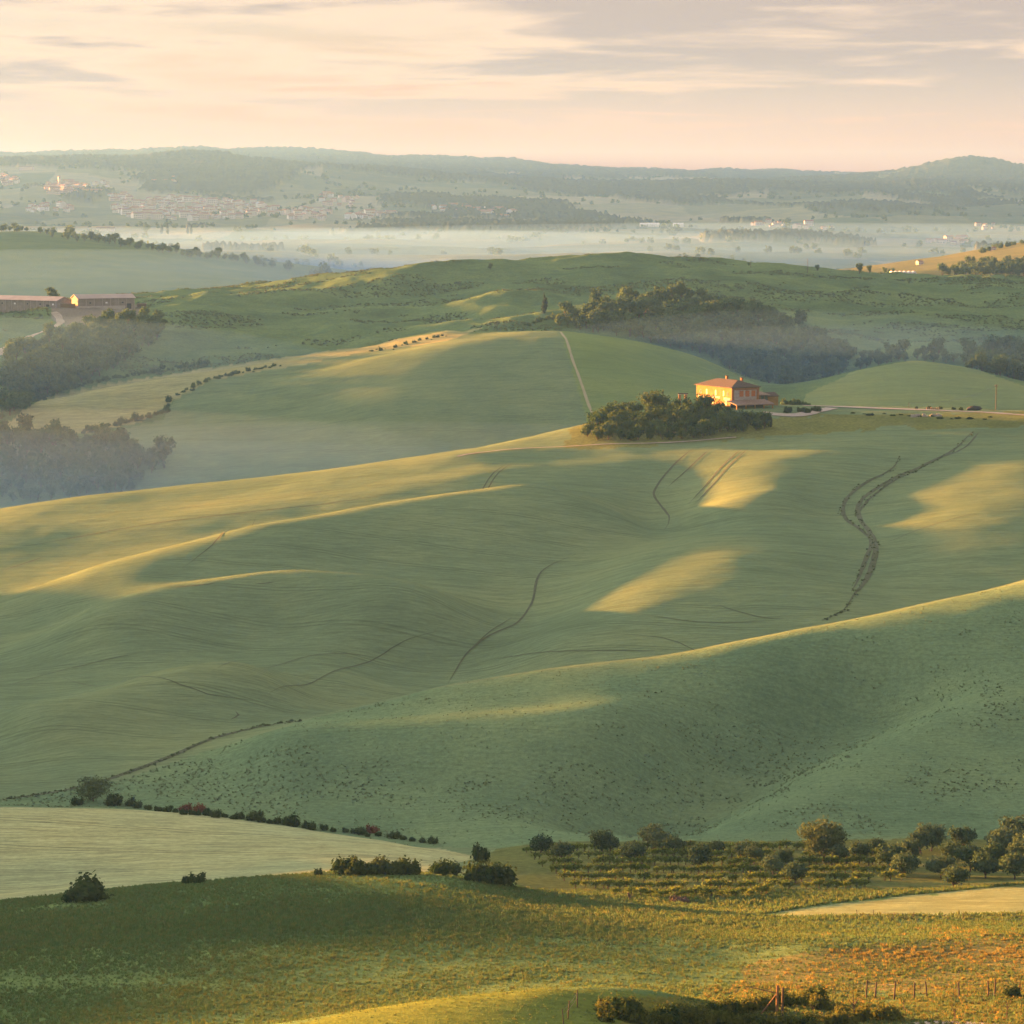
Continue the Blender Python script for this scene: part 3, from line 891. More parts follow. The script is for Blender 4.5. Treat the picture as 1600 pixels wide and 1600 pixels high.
class MB:
    """collects faces; build() makes one mesh"""

    def __init__(self):
        self.v, self.f, self.m = [], [], []

    def add(self, v, f, mi=0):
        b = len(self.v)
        self.v += [tuple(p) for p in v]
        self.f += [tuple(b + i for i in q) for q in f]
        self.m += [mi] * len(f)
        return self

    def box(self, x0, x1, y0, y1, z0, z1, mi=0):
        v = [(x, y, z) for x in (x0, x1) for y in (y0, y1) for z in (z0, z1)]
        return self.add(v, [(0, 1, 3, 2), (4, 6, 7, 5), (0, 4, 5, 1), (2, 3, 7, 6), (0, 2, 6, 4), (1, 5, 7, 3)], mi)

    def tube(self, pts, rads, n=6, mi=0):
        pts = [Vector(p) for p in pts]
        b = len(self.v)
        for i, p in enumerate(pts):
            d = (pts[min(i + 1, len(pts) - 1)] - pts[max(i - 1, 0)]).normalized()
            e1 = d.cross(Vector((0.31, 0.9, 0.2))).normalized()
            e2 = d.cross(e1)
            for k in range(n):
                a = 2 * math.pi * k / n
                self.v.append(tuple(p + (e1 * math.cos(a) + e2 * math.sin(a)) * rads[i]))
        for i in range(len(pts) - 1):
            for k in range(n):
                k2 = (k + 1) % n
                self.f.append((b + i * n + k, b + i * n + k2, b + (i + 1) * n + k2, b + (i + 1) * n + k)); self.m.append(mi)
        self.f.append(tuple(b + k for k in reversed(range(n)))); self.m.append(mi)
        self.f.append(tuple(b + (len(pts) - 1) * n + k for k in range(n))); self.m.append(mi)
        return self

    def gable(self, x0, x1, y0, y1, z0, h, mi=0, over=0.3, th=0.18):
        """two-pitch roof, ridge along x"""
        ym = (y0 + y1) / 2
        for s, ye in ((-1, y0 - over), (1, y1 + over)):
            k = h / (abs(ym - (y0 if s < 0 else y1)))
            ze = z0 - over * k
            v = [(x0 - over, ye, ze), (x1 + over, ye, ze), (x1 + over, ym, z0 + h), (x0 - over, ym, z0 + h)]
            v += [(p[0], p[1], p[2] + th) for p in v]
            self.add(v, [(3, 2, 1, 0), (4, 5, 6, 7), (0, 1, 5, 4), (1, 2, 6, 5), (2, 3, 7, 6), (3, 0, 4, 7)], mi)
        return self

    def build(self, name, mats):
        mats = mats if isinstance(mats, list) else [mats]
        return mesh_from(name, self.v, self.f, mats, smooth=False, mat_idx=self.m)


def part(name, mb, mat, parent):
    return link(name, mb.build(name, mat), parent)


def empty(name, loc, rz=0.0):
    o = bpy.data.objects.new(name, None)
    COL.objects.link(o)
    o.location = loc
    o.rotation_euler = (0, 0, rz)
    o.empty_display_size = 0.5
    return o


_oct_v = np.array([(1, 0, 0), (-1, 0, 0), (0, 1, 0), (0, -1, 0), (0, 0, 1), (0, 0, -1)], float)
_oct_f = [(0, 2, 4), (2, 1, 4), (1, 3, 4), (3, 0, 4), (2, 0, 5), (1, 2, 5), (3, 1, 5), (0, 3, 5)]


def _ico():
    v, f = [tuple(p) for p in _oct_v], list(_oct_f)
    for _ in range(1):
        mid, nf = {}, []
        for a, b, c in f:
            e = []
            for p, q in ((a, b), (b, c), (c, a)):
                k = (min(p, q), max(p, q))
                if k not in mid:
                    w = (np.array(v[p]) + np.array(v[q])) / 2
                    v.append(tuple(w / np.linalg.norm(w)))
                    mid[k] = len(v) - 1
                e.append(mid[k])
            nf += [(a, e[0], e[2]), (b, e[1], e[0]), (c, e[2], e[1]), (e[0], e[1], e[2])]
        f = nf
    return np.array(v), np.array(f)


ICV, ICF = _ico()


def leaf_cloud(lobes, n, leaf, r, core=0.62, up=0.15):
    """leaf-sized quads through the volume of some lobes, with an uneven solid heart in each lobe"""
    lob = np.array(lobes, float)
    vol = lob[:, 3] * lob[:, 4] * lob[:, 5]
    pick = r.choice(len(lob), n, p=vol / vol.sum())
    d = r.normal(size=(n, 3)); d /= np.linalg.norm(d, axis=1)[:, None]
    rr = 1.08 - 0.5 * r.random(n) ** 1.6
    rr *= 1 + 0.22 * np.sin(d[:, 0] * 5 + pick) * np.sin(d[:, 1] * 4 + 2.0 * pick) + 0.08 * r.normal(size=n)
    c = lob[pick, :3] + d * rr[:, None] * lob[pick, 3:]
    nrm = d + r.normal(size=(n, 3)) * 0.75 + np.array([0, 0, up]); nrm /= np.linalg.norm(nrm, axis=1)[:, None]
    t1 = np.cross(nrm, r.normal(size=(n, 3))); t1 /= np.linalg.norm(t1, axis=1)[:, None]
    t2 = np.cross(nrm, t1)
    s = leaf * (0.55 + 0.9 * r.random(n))[:, None]
    q = np.stack([c + t1 * s, c + t2 * s * 0.7, c - t1 * s, c - t2 * s * 0.7], 1).reshape(-1, 3)
    faces = [tuple(4 * i + k for k in range(4)) for i in range(n)]
    V = [q]
    base = len(q)
    if core:
        for lb in lob:
            k = 1 + 0.25 * r.normal(size=len(ICV))[:, None].clip(-1, 1)
            V.append(lb[:3] + ICV * k * lb[3:] * core)
            faces += [tuple(base + i for i in f) for f in ICF]
            base += len(ICV)
    return np.concatenate(V), faces


def lobes_round(r, w, h, z0, n, squash=0.75):
    out = [(0, 0, z0 + h * 0.5, w * 0.32, w * 0.32, h * 0.42)]
    for k in range(n):
        a = 2 * math.pi * (k + r.random() * 0.6) / n
        rad_ = w * (0.16 + 0.18 * r.random())
        s = w * (0.16 + 0.12 * r.random())
        out.append((math.cos(a) * rad_, math.sin(a) * rad_, z0 + h * (0.25 + 0.5 * r.random()), s, s, s * squash * h / w * 1.25))
    return out


def tree_mesh(name, seed, w, h, leaf, n, mat, nl=6, trunk=0.18, one=True, core=0.62):
    """one mesh (trunk and crown) for small trees, or two meshes for trees that show their parts"""
    r = np.random.default_rng(seed)
    z0 = h * trunk
    lobes = lobes_round(r, w, h - z0, z0, nl)
    V, F = leaf_cloud(lobes, n, leaf, r, core)
    tb = MB()
    lean = r.normal(size=2) * 0.05 * h
    tr = 0.022 * h + 0.05
    top = (lean[0], lean[1], z0 + (h - z0) * 0.45)
    tb.tube([(0, 0, -0.5), (lean[0] * 0.2, lean[1] * 0.2, z0 * 0.6), (lean[0] * 0.6, lean[1] * 0.6, z0 * 1.15), top], [tr * 1.25, tr, tr * 0.8, tr * 0.3], 6)
    for k in range(1, min(nl, 5)):
        lb = lobes[k]
        s = (lean[0] * 0.5, lean[1] * 0.5, z0 * 0.95)
        m_ = ((s[0] + lb[0]) / 2 + 0.05 * w, (s[1] + lb[1]) / 2, (s[2] + lb[2]) / 2 - 0.04 * h)
        tb.tube([s, m_, lb[:3]], [tr * 0.6, tr * 0.42, tr * 0.15], 5)
    if one:
        b = len(V)
        VV = np.concatenate([V, np.array(tb.v)])
        FF = F + [tuple(b + i for i in f) for f in tb.f]
        return mesh_from(name, VV, FF, [mat, MATS['bark']], False, [0] * len(F) + [1] * len(tb.f))
    return mesh_from(name + '_trunk', tb.v, tb.f, [MATS['bark']], False), mesh_from(name + '_crown', V, F, [mat], False)


def bush_mesh(name, seed, w, h, leaf, n, mat, nl=6):
    r = np.random.default_rng(seed)
    lobes = [(0, 0, h * 0.4, w * 0.33, w * 0.30, h * 0.45)]
    for k in range(nl):
        a = 2 * math.pi * (k + r.random() * 0.7) / nl
        d, s = w * (0.22 + 0.1 * r.random()), w * (0.15 + 0.09 * r.random())
        hz = h * (0.22 + 0.38 * r.random())
        lobes.append((math.cos(a) * d, math.sin(a) * d, hz, s, s, hz * 0.95))
    V, F = leaf_cloud(lobes, n, leaf, r, 0.7)
    V[:, 2] = np.maximum(V[:, 2], -0.25)
    return mesh_from(name, V, F, [mat], False)


def cypress_mesh(name, seed, w, h, n=420):
    r = np.random.default_rng(seed)
    lobes = []
    for k in range(7):
        s = k / 6
        ww = w * 0.5 * (0.62 + 0.5 * math.sin(math.pi * min(1, s * 0.9 + 0.15))) * (1.0 if s < 0.6 else 1.0 - 1.55 * (s - 0.6))
        lobes.append((r.normal() * 0.05 * w, r.normal() * 0.05 * w, h * (0.10 + 0.80 * s), ww, ww, h * 0.12))
    V, F = leaf_cloud(lobes, n, w * 0.13, r, 0.78, up=0.5)
    tb = MB().tube([(0, 0, -0.5), (0, 0, h * 0.25)], [w * 0.09, w * 0.07], 6)
    b = len(V)
    return mesh_from(name, np.concatenate([V, np.array(tb.v)]), F + [tuple(b + i for i in f) for f in tb.f], [MATS['cypress_leaf'], MATS['bark']], False, [0] * len(F) + [1] * len(tb.f))


def px_m(d):
    return FPX / d


def scatter_px(poly, n, d0, d1, gap, seed=1, tries=14):
    """ground points spread over an outline, no two closer than gap pixels"""
    r = np.random.default_rng(seed)
    P = np.array(poly, float)
    lo, hi = P.min(0), P.max(0)
    got = []
    for _ in range(n * tries):
        p = lo + (hi - lo) * r.random(2)
        if not in_poly(np.array([p[0]]), np.array([p[1]]), poly)[0]:
            continue
        if any((p[0] - q[0]) ** 2 + ((p[1] - q[1]) * 1.6) ** 2 < gap * gap for q in got):
            continue
        got.append(p)
        if len(got) >= n:
            break
    got.sort(key=lambda p: -p[1])
    return [hit(p[0], p[1], d0, d1) for p in got]


def along_px(line, step, jit=0.0, seed=3):
    r = np.random.default_rng(seed)
    out = []
    for a, b in zip(line[:-1], line[1:]):
        n = max(1, int(math.hypot(b[0] - a[0], b[1] - a[1]) / step))
        for k in range(n):
            s = (k + r.random() * 0.6) / n
            out.append((a[0] + (b[0] - a[0]) * s + r.normal() * jit, a[1] + (b[1] - a[1]) * s + r.normal() * jit * 0.5))
    return out


def put(name, me, p, s, label, cat, group=None, sink=0.1, rz=None, sz=1.0):
    o = link(name, me, loc=(float(p[0]), float(p[1]), float(p[2]) - sink), rz=random.random() * 6.28 if rz is None else rz, scale=(s, s, s * sz))
    return tag(o, label, cat, group)


def put_tree(meshes, p, s, label, group=None, name='tree', rz=None, sz=1.0):
    e = empty(name, (float(p[0]), float(p[1]), float(p[2]) - 0.1), random.random() * 6.28 if rz is None else rz)
    e.scale = (s, s, s * sz)
    link('trunk', meshes[0], e)
    link('crown', meshes[1], e)
    return tag(e, label, 'tree', group)


# ------------------------------------------------------------------ roads, tracks


def ribbon(name, px, width, mat, d0, d1, lift=0.16, step=2.5, taper=False):
    pts = [hit(u, v, d0, d1)[:2] for (u, v) in px]
    P = np.array(pts)
    # smooth polyline
    for _ in range(2):
        Q = [P[0]]
        for a, b in zip(P[:-1], P[1:]):
            Q += [a * 0.75 + b * 0.25, a * 0.25 + b * 0.75]
        P = np.array(Q + [P[-1]])
    seg = np.linalg.norm(np.diff(P, axis=0), axis=1)
    s = np.r_[0, np.cumsum(seg)]
    n = max(4, int(s[-1] / step))
    tt = np.linspace(0, s[-1], n)
    C = np.stack([np.interp(tt, s, P[:, 0]), np.interp(tt, s, P[:, 1])], 1)
    T = np.gradient(C, axis=0); T /= np.linalg.norm(T, axis=1)[:, None] + 1e-9
    Nn = np.stack([-T[:, 1], T[:, 0]], 1)
    wob = 1 + 0.35 * fbm(C[:, 0] / 6, C[:, 1] / 6, 2)
    if taper:
        e = np.clip(np.minimum(tt, tt[-1] - tt) / (0.2 * tt[-1]), 0.15, 1)
        wob = wob * e
    cols = []
    for k in (-0.5, 0.0, 0.5):
        q = C + Nn * (k * width * wob)[:, None]
        cols.append(np.c_[q, height(q[:, 0], q[:, 1]) + lift])
    V = np.concatenate(cols)
    F = []
    for c in range(2):
        a = np.arange(n - 1) + c * n
        F.append(np.stack([a, a + n, a + n + 1, a + 1], 1))
    o = link(name, mesh_from(name, V, np.concatenate(F), [MATS[mat]]))
    return tag(o, kind='structure')


TR = [
    ([(1085, 700), (1050, 730), (1022, 765), (1021, 776), (1043, 800), (1047, 815), (1038, 828)], 0.7),
    ([(1110, 702), (1075, 735), (1043, 762)], 0.6),
    ([(1158, 702), (1130, 728), (1100, 762), (1075, 788)], 0.55), ([(1168, 702), (1140, 728), (1108, 764), (1084, 789)], 0.55),
    ([(1520, 675), (1490, 705), (1440, 730), (1400, 744), (1350, 775), (1335, 800), (1372, 850), (1362, 890), (1335, 930), (1320, 955), (1285, 970)], 1.5),
    ([(1405, 712), (1398, 733), (1335, 762), (1310, 800), (1345, 828), (1366, 846), (1350, 880), (1330, 925)], 1.2),
    ([(1434, 735), (1392, 752), (1352, 785), (1336, 808)], 0.9),
    ([(1530, 676), (1510, 700), (1470, 716)], 0.7),
    ([(900, 866), (860, 882), (838, 900), (833, 940), (820, 962), (800, 980), (735, 1012), (715, 1040), (700, 1068)], 0.6),
    ([(400, 808), (345, 842), (310, 870), (285, 888)], 0.5),
    ([(0, 862), (60, 850), (150, 833), (260, 815), (420, 797), (600, 775), (640, 768)], 0.5),
    ([(230, 800), (340, 788), (470, 772), (560, 762)], 0.5),
    ([(725, 770), (760, 750), (792, 724)], 0.45), ([(733, 770), (768, 750), (799, 724)], 0.45),
    ([(270, 918), (310, 915), (340, 911)], 0.6), ([(400, 913), (430, 910)], 0.5),
    ([(1380, 850), (1430, 830), (1490, 810), (1540, 800)], 0.35),
    ([(470, 1126), (400, 1136), (330, 1154), (250, 1190), (170, 1218), (90, 1238), (0, 1250)], 1.6),
    ([(1040, 1018), (900, 1020), (760, 1032)], 0.35), ([(360, 1125), (375, 1118), (368, 1112)], 0.4),
    ([(800, 965), (770, 985), (735, 1015)], 0.3), ([(640, 1040), (560, 1020), (450, 1030), (330, 1050)], 0.3),
    ([(690, 985), (600, 1010), (500, 1060), (420, 1085)], 0.3), ([(100, 1060), (260, 1080), (430, 1100)], 0.3),
    ([(1000, 960), (1100, 975), (1210, 970)], 0.3), ([(950, 990), (1080, 1000), (1160, 1000)], 0.3), ([(1120, 945), (1180, 965), (1240, 968)], 0.3),
    ([(0, 893), (40, 880), (70, 870)], 0.4), ([(0, 1075), (80, 1050), (150, 1035), (230, 1020)], 0.3),
]
for px, w in TR:
    ribbon('tractor_track', px, w, 'trampled_crop', 520, 1040, 0.10, 1.6, True)
ribbon('farm_track', [(876, 519), (893, 560), (908, 600), (926, 648)], 1.3, 'pale_track', 1250, 1530, 0.2)
ribbon('farm_road', [(1625, 650), (1560, 646), (1500, 643), (1420, 640), (1340, 637), (1290, 635), (1255, 634)], 5.5, 'gravel_road', 1025, 1090, 0.2)
ribbon('farm_road', [(1300, 638), (1270, 645), (1245, 650), (1212, 648), (1190, 645)], 5.0, 'gravel_road', 1000, 1080, 0.22)
ribbon('farm_track', [(715, 714), (800, 702), (900, 697), (1000, 694), (1090, 689), (1150, 684)], 1.3, 'dirt_road', 960, 1040, 0.25)
ribbon('farm_road', [(-30, 565), (0, 549), (40, 531), (80, 513), (98, 505), (92, 494), (84, 488)], 4.5, 'dirt_road', 1480, 1780, 0.3)

# ------------------------------------------------------------------ farmhouse on the knoll


def hip_roof(x0, x1, y0, y1, z0, h, over=0.5, th=0.25):
    """hipped roof slab, ridge along the longer side"""
    mb = MB()
    X0, X1, Y0, Y1 = x0 - over, x1 + over, y0 - over, y1 + over
    w, l = X1 - X0, Y1 - Y0
    if l >= w:
        r0, r1 = ((X0 + X1) / 2, Y0 + w * 0.42, z0 + h), ((X0 + X1) / 2, Y1 - w * 0.42, z0 + h)
        fc = [(0, 1, 4), (1, 2, 5, 4), (2, 3, 5), (3, 0, 4, 5)]
    else:
        r0, r1 = (X0 + l * 0.42, (Y0 + Y1) / 2, z0 + h), (X1 - l * 0.42, (Y0 + Y1) / 2, z0 + h)
        fc = [(0, 1, 5, 4), (1, 2, 5), (2, 3, 4, 5), (3, 0, 4)]
    v = [(X0, Y0, z0), (X1, Y0, z0), (X1, Y1, z0), (X0, Y1, z0), r0, r1]
    v2 = [(X0, Y0, z0 - th), (X1, Y0, z0 - th), (X1, Y1, z0 - th), (X0, Y1, z0 - th)]
    mb.add(v + v2, fc + [(0, 6, 7, 1), (1, 7, 8, 2), (2, 8, 9, 3), (3, 9, 6, 0), (9, 8, 7, 6)])
    return mb


def window(parent, face, a, z, w, h, shutters=False, mat='window_glass', arch=False):
    """window in the face x = 0 ('x') or y = 0 ('y'): frame, recessed pane, sill"""
    fr = MB()
    t = 0.10
    def bx(mb, a0, a1, d0, d1, z0, z1):
        if face == 'x':
            mb.box(d0, d1, a0, a1, z0, z1)
        else:
            mb.box(a0, a1, d0, d1, z0, z1)
    bx(fr, a - w / 2 - t, a - w / 2, -0.07, 0.03, z, z + h)
    bx(fr, a + w / 2, a + w / 2 + t, -0.07, 0.03, z, z + h)
    bx(fr, a - w / 2 - t, a + w / 2 + t, -0.075, 0.03, z + h, z + h + t * 1.4)
    o = part('window', fr, MATS['stone'] if not shutters else MATS['shutter_wood'], parent)
    pn = MB(); bx(pn, a - w / 2, a + w / 2, -0.02, 0.03, z, z + h)
    part('pane', pn, MATS[mat], o)
    sl = MB(); bx(sl, a - w / 2 - 0.2, a + w / 2 + 0.2, -0.16, 0.03, z - 0.12, z)
    part('sill', sl, MATS['stone'], o)
    if shutters:
        for s in (-1, 1):
            sh = MB(); c = a + s * (w * 0.25)
            bx(sh, c - w * 0.24, c + w * 0.24, -0.11, -0.05, z + 0.05, z + h - 0.05)
            part('shutter', sh, MATS['shutter_wood'], o)
    return o


def build_farmhouse():
    c = hit(1143, 636, 1000, 1090)
    phi = rad(30)
    LB, LA, H = 13.0, 25.0, 7.4
    g = float(c[2])
    e = empty('farmhouse', (float(c[0]), float(c[1]), g), phi)
    e.scale = (0.93, 0.93, 0.93)
    tag(e, 'ochre two-storey farmhouse with hipped tile roof above the thicket on the knoll', 'house')
    part('wall', MB().box(0, LB, 0, LA, -4, H), MATS['ochre_plaster'], e)
    part('roof', hip_roof(0, LB, 0, LA, H + 0.26, 2.5, 0.7), MATS['roof_tile'], e)
    roof = [o for o in e.children if o.name.startswith('roof')][0]
    # right-hand face: grey rendered panel between brick pilasters
    part('panel', MB().box(1.1, LB - 1.1, -0.10, 0.02, 0.2, H - 0.8), MATS['grey_plaster'], e)
    for x in (0.0, LB - 1.1):
        part('pilaster', MB().box(x - 0.05, x + 1.15, -0.22, 0.03, -3, H - 0.02), MATS['brick'], e)
    part('cornice', MB().box(-0.1, LB + 0.1, -0.34, 0.03, H - 0.85, H - 0.15), MATS['brick'], e)
    win = lambda *a, **k: window(e, *a, **k)
    for x, m in ((4.6, True), (7.4, True), (10.3, True)):
        o = win('y', x, 3.9, 1.7, 2.2, shutters=True)
        o.location.y = -0.1
    for x in (2.4, 6.3, 10.4):
        o = win('y', x, 0.6, 1.5, 1.9, mat='dark_opening')
        o.location.y = -0.1
    part('string_course', MB().box(1.2, LB - 1.2, -0.2, -0.08, 3.2, 3.5), MATS['stone'], e)
    for y in (5.6, 11.2, 17.6):
        win('x', y, 4.1, 1.0, 1.9, mat='dark_opening')
    for y in (2.8, 21.8):
        win('x', y, 4.3, 0.9, 1.4, mat='window_glass')
    for y in (4.0, 13.5):
        win('x', y, 0.6, 1.4, 2.2, mat='dark_opening')
    for (y0, y1, z0, z1) in ((0.9, 5.6, 2.5, 3.5), (8.2, 13.2, 2.9, 3.7), (17.6, 23.6, 2.3, 3.3)):
        part('stone_patch', MB().box(-0.05, 0.03, y0, y1, z0, z1), MATS['white_wall'], e)
    for (x, y, z) in ((9.6, 7.0, H + 1.3), (8.0, 15.2, H + 1.7)):
        ch = part('chimney', MB().box(x - 0.45, x + 0.45, y - 0.4, y + 0.4, z, z + 2.0), MATS['brick'], roof)
        part('chimney_cap', MB().box(x - 0.6, x + 0.6, y - 0.55, y + 0.55, z + 2.0, z + 2.25), MATS['roof_tile'], roof)
    # lower lean-to in front of the right-hand face
    le = MB()
    v = [(-2.5, -7.2, 1.0), (15.5, -7.2, 1.0), (15.5, -0.23, 2.3), (-2.5, -0.23, 2.3)]
    v += [(a, b, z + 0.35) for a, b, z in v]
    le.add(v, [(3, 2, 1, 0), (4, 5, 6, 7), (0, 1, 5, 4), (1, 2, 6, 5), (2, 3, 7, 6), (3, 0, 4, 7)])
    lo = part('lean_to_roof', le, MATS['pale_tile'], e)
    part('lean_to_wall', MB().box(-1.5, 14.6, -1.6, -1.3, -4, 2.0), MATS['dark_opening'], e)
    for x in (-2.0, 2.3, 6.6, 10.8, 15.0):
        part('post', MB().box(x - 0.2, x + 0.2, -6.9, -6.5, -4, 1.05), MATS['ochre_plaster'], e)
    part('terrace', MB().box(-2.5, 16, -8.0, -1.7, -4.5, -1.7), MATS['stone'], e)
    # glazed veranda and small gabled store at the far end
    va = MB().box(LB + 0.02, LB + 6, 2.0, 8.0, -3, 0.9)
    part('veranda_wall', va, MATS['ochre_plaster'], e)
    for x in (LB + 0.1, LB + 2.0, LB + 4.0, LB + 5.75):
        part('veranda_post', MB().box(x, x + 0.22, 1.98, 2.2, 0.9, 4.0), MATS['orange_wood'], e)
    for k in range(3):
        x = LB + 0.35 + k * 2.0
        part('veranda_pane', MB().box(x, x + 1.6, 2.08, 2.12, 0.9, 3.9), MATS['window_glass'], e)
    vr = MB()
    v = [(LB + 0.02, 1.4, 4.0), (LB + 6.6, 1.4, 4.0), (LB + 6.6, 8.2, 4.9), (LB + 0.02, 8.2, 4.9)]
    v += [(a, b, z + 0.2) for a, b, z in v]
    vr.add(v, [(3, 2, 1, 0), (4, 5, 6, 7), (0, 1, 5, 4), (1, 2, 6, 5), (2, 3, 7, 6), (3, 0, 4, 7)])
    part('veranda_roof', vr, MATS['pale_tile'], e)
    s = part('store_wall', MB().box(LB + 6.7, LB + 13, 5, 11, -3, 3.2).add([(LB + 6.7, 5, 3.2), (LB + 6.7, 11, 3.2), (LB + 6.7, 8, 4.5), (LB + 13, 5, 3.2), (LB + 13, 11, 3.2), (LB + 13, 8, 4.5)], [(0, 2, 1), (3, 4, 5)]), MATS['ochre_plaster'], e)
    part('store_roof', MB().gable(LB + 6.7, LB + 13, 5, 11, 3.2, 1.3), MATS['roof_tile'], e)
    return e


build_farmhouse()

# gate pillars with a beam, left of the house
p1, p2 = hit(1062, 630, 1000, 1070), hit(1071, 631, 1000, 1070)
g = empty('gate_pillars', (float(p1[0]), float(p1[1]), float(p1[2])))
tag(g, 'pair of orange brick gate pillars joined by a dark beam left of the farmhouse', 'gate')
w = float(p2[0] - p1[0])
for x in (0.0, w):
    pi = part('pillar', MB().box(x - 0.45, x + 0.45, -0.45, 0.45, -1.5, 4.6), MATS['brick'], g)
    part('pillar_cap', MB().box(x - 0.6, x + 0.6, -0.6, 0.6, 4.6, 4.8), MATS['stone'], pi)
part('beam', MB().box(-0.7, w + 0.9, -0.25, 0.25, 4.82, 5.2), MATS['post_wood'], g)

# electricity pole beside the gravel road, its wire sloping away left
p = hit(1556, 640, 1030, 1095)
po = empty('utility_pole', tuple(map(float, p)))
tag(po, 'wooden electricity pole with crossarm beside the gravel road', 'pole')
part('pole', MB().tube([(0, 0, -0.8), (0, 0, 9.6)], [0.17, 0.12], 8), MATS['post_wood'], po)
part('crossarm', MB().box(-0.7, 0.7, -0.08, 0.08, 8.9, 9.08), MATS['post_wood'], po)
for x in (-0.55, 0.0, 0.55):
    part('insulator', MB().tube([(x, 0, 9.08), (x, 0, 9.35)], [0.06, 0.05], 6), MATS['white_wall'], po)
q = hit(1420, 637, 1030, 1098) - p
part('wire', MB().tube([(q[0] * s, q[1] * s, 8.9 * (1 - s) + (q[2] + 2.0) * s - 2.2 * math.sin(math.pi * s)) for s in np.linspace(0, 1, 14)], [0.035] * 14, 4), MATS['wire'], po)
part('stay_post', MB().tube([(q[0], q[1], q[2] - 0.5), (q[0], q[1], q[2] + 2.1)], [0.09, 0.07], 6), MATS['post_wood'], po)

# low stone wall, rubbish heap, timber stack on the verge
p = hit(1425, 651, 1000, 1070)
for nm, u, v, wd, ht, mt, lb, ct in (
        ('stone_wall', 1448, 651, 11.5, 0.9, 'stone', 'low broken grey stone wall on the verge below the gravel road', 'wall'),):
    p = hit(u, v, 1000, 1070)
    e = empty(nm, tuple(map(float, p)))
    tag(e, lb, ct)
    x = -wd / 2
    k = 0
    while x < wd / 2:
        s = 0.55 + 0.6 * random.random()
        hh = ht * (0.5 + 0.7 * random.random())
        part('stone', MB().box(x, x + s, -0.3 + 0.1 * random.random(), 0.3, -0.5, hh), MATS['stone' if k % 3 else 'white_wall'], e)
        x += s + 0.02 + (0.9 if random.random() < 0.12 else 0)
        k += 1
p = hit(1522, 641, 1030, 1090)
V, F = leaf_cloud([(0, 0, 0.5, 2.6, 1.3, 1.0), (1.2, 0.2, 0.6, 1.6, 1.1, 0.9), (-1.4, 0, 0.35, 1.4, 1.0, 0.7)], 10, 0.1, np.random.default_rng(2), 1.0)
tag(link('tarpaulin_heap', mesh_from('tarpaulin_heap', V, F, [MATS['tarp']], True), loc=tuple(map(float, p))), 'low heap under a black tarpaulin near the electricity pole', 'heap')
p = hit(1458, 640, 1030, 1090)
e = empty('timber_stack', tuple(map(float, p)))
tag(e, 'low brown stack of logs along the gravel road', 'logs')
for k in range(14):
    r_ = 0.18 + 0.06 * random.random()
    x, z = -2.4 + (k % 7) * 0.75 + 0.2 * random.random(), 0.2 + (k // 7) * 0.38
    part('log', MB().tube([(x, -1.2, z), (x + 0.1, 1.2, z)], [r_, r_], 7), MATS['orange_wood' if k % 3 == 0 else 'post_wood'], e)

# ------------------------------------------------------------------ farm sheds on the left ridge


def shed(u0, u1, v, d0, d1, label, ht, roof_mat, base, rz):
    a, b = hit(u0, v, d0, d1), hit(u1, v, d0, d1)
    ln = float(np.hypot(*(b - a)[:2]))
    g = float(min(a[2], b[2]))
    e = empty('farm_shed', (float(a[0]), float(a[1]), g), math.atan2(b[1] - a[1], b[0] - a[0]) + rz)
    tag(e, label, 'shed')
    W = 13.0
    part('wall', MB().box(0, ln, 0, W, -3, ht), MATS['shed_wall'], e)
    k = 2.1
    for s in (0, ln):
        mb = MB().add([(s + (-0.01 if s == 0 else 0.01), 0, ht), (s + (-0.01 if s == 0 else 0.01), W, ht), (s + (-0.01 if s == 0 else 0.01), W / 2, ht + k)], [(0, 2, 1) if s == 0 else (0, 1, 2)])
        part('gable', mb, MATS['shed_wall'], e)
    part('roof', MB().gable(0, ln, 0, W, ht + 0.05, k, over=0.7), MATS[roof_mat], e)
    if base:
        part('plinth', MB().box(-0.1, ln * 0.83, -0.35, 0.02, -0.8, 2.0), MATS['white_wall'], e)
    n = int(ln / 5)
    for i in range(n + 1):
        x = min(max(i * ln / n, 0.2), ln - 0.2)
        part('post', MB().box(x - 0.14, x + 0.14, -0.16, 0.02, -0.5, ht - 0.1), MATS['concrete'], e)
    for i in range(n):
        if (i + (0 if base else 1)) % 2:
            x = (i + 0.5) * ln / n
            wn_ = part('window', MB().box(x - 0.75, x + 0.75, -0.08, 0.02, ht * 0.5, ht * 0.5 + 1.1), MATS['concrete'], e)
            part('pane', MB().box(x - 0.62, x + 0.62, -0.1, 0.0, ht * 0.5 + 0.12, ht * 0.5 + 0.98), MATS['house_white' if i % 3 == 0 else 'dark_opening'], wn_)
    dr = part('door', MB().box(ln * 0.9 - 1.4, ln * 0.9 + 1.4, -0.09, 0.02, 0, 3.2), MATS['dark_opening'], e)
    return e


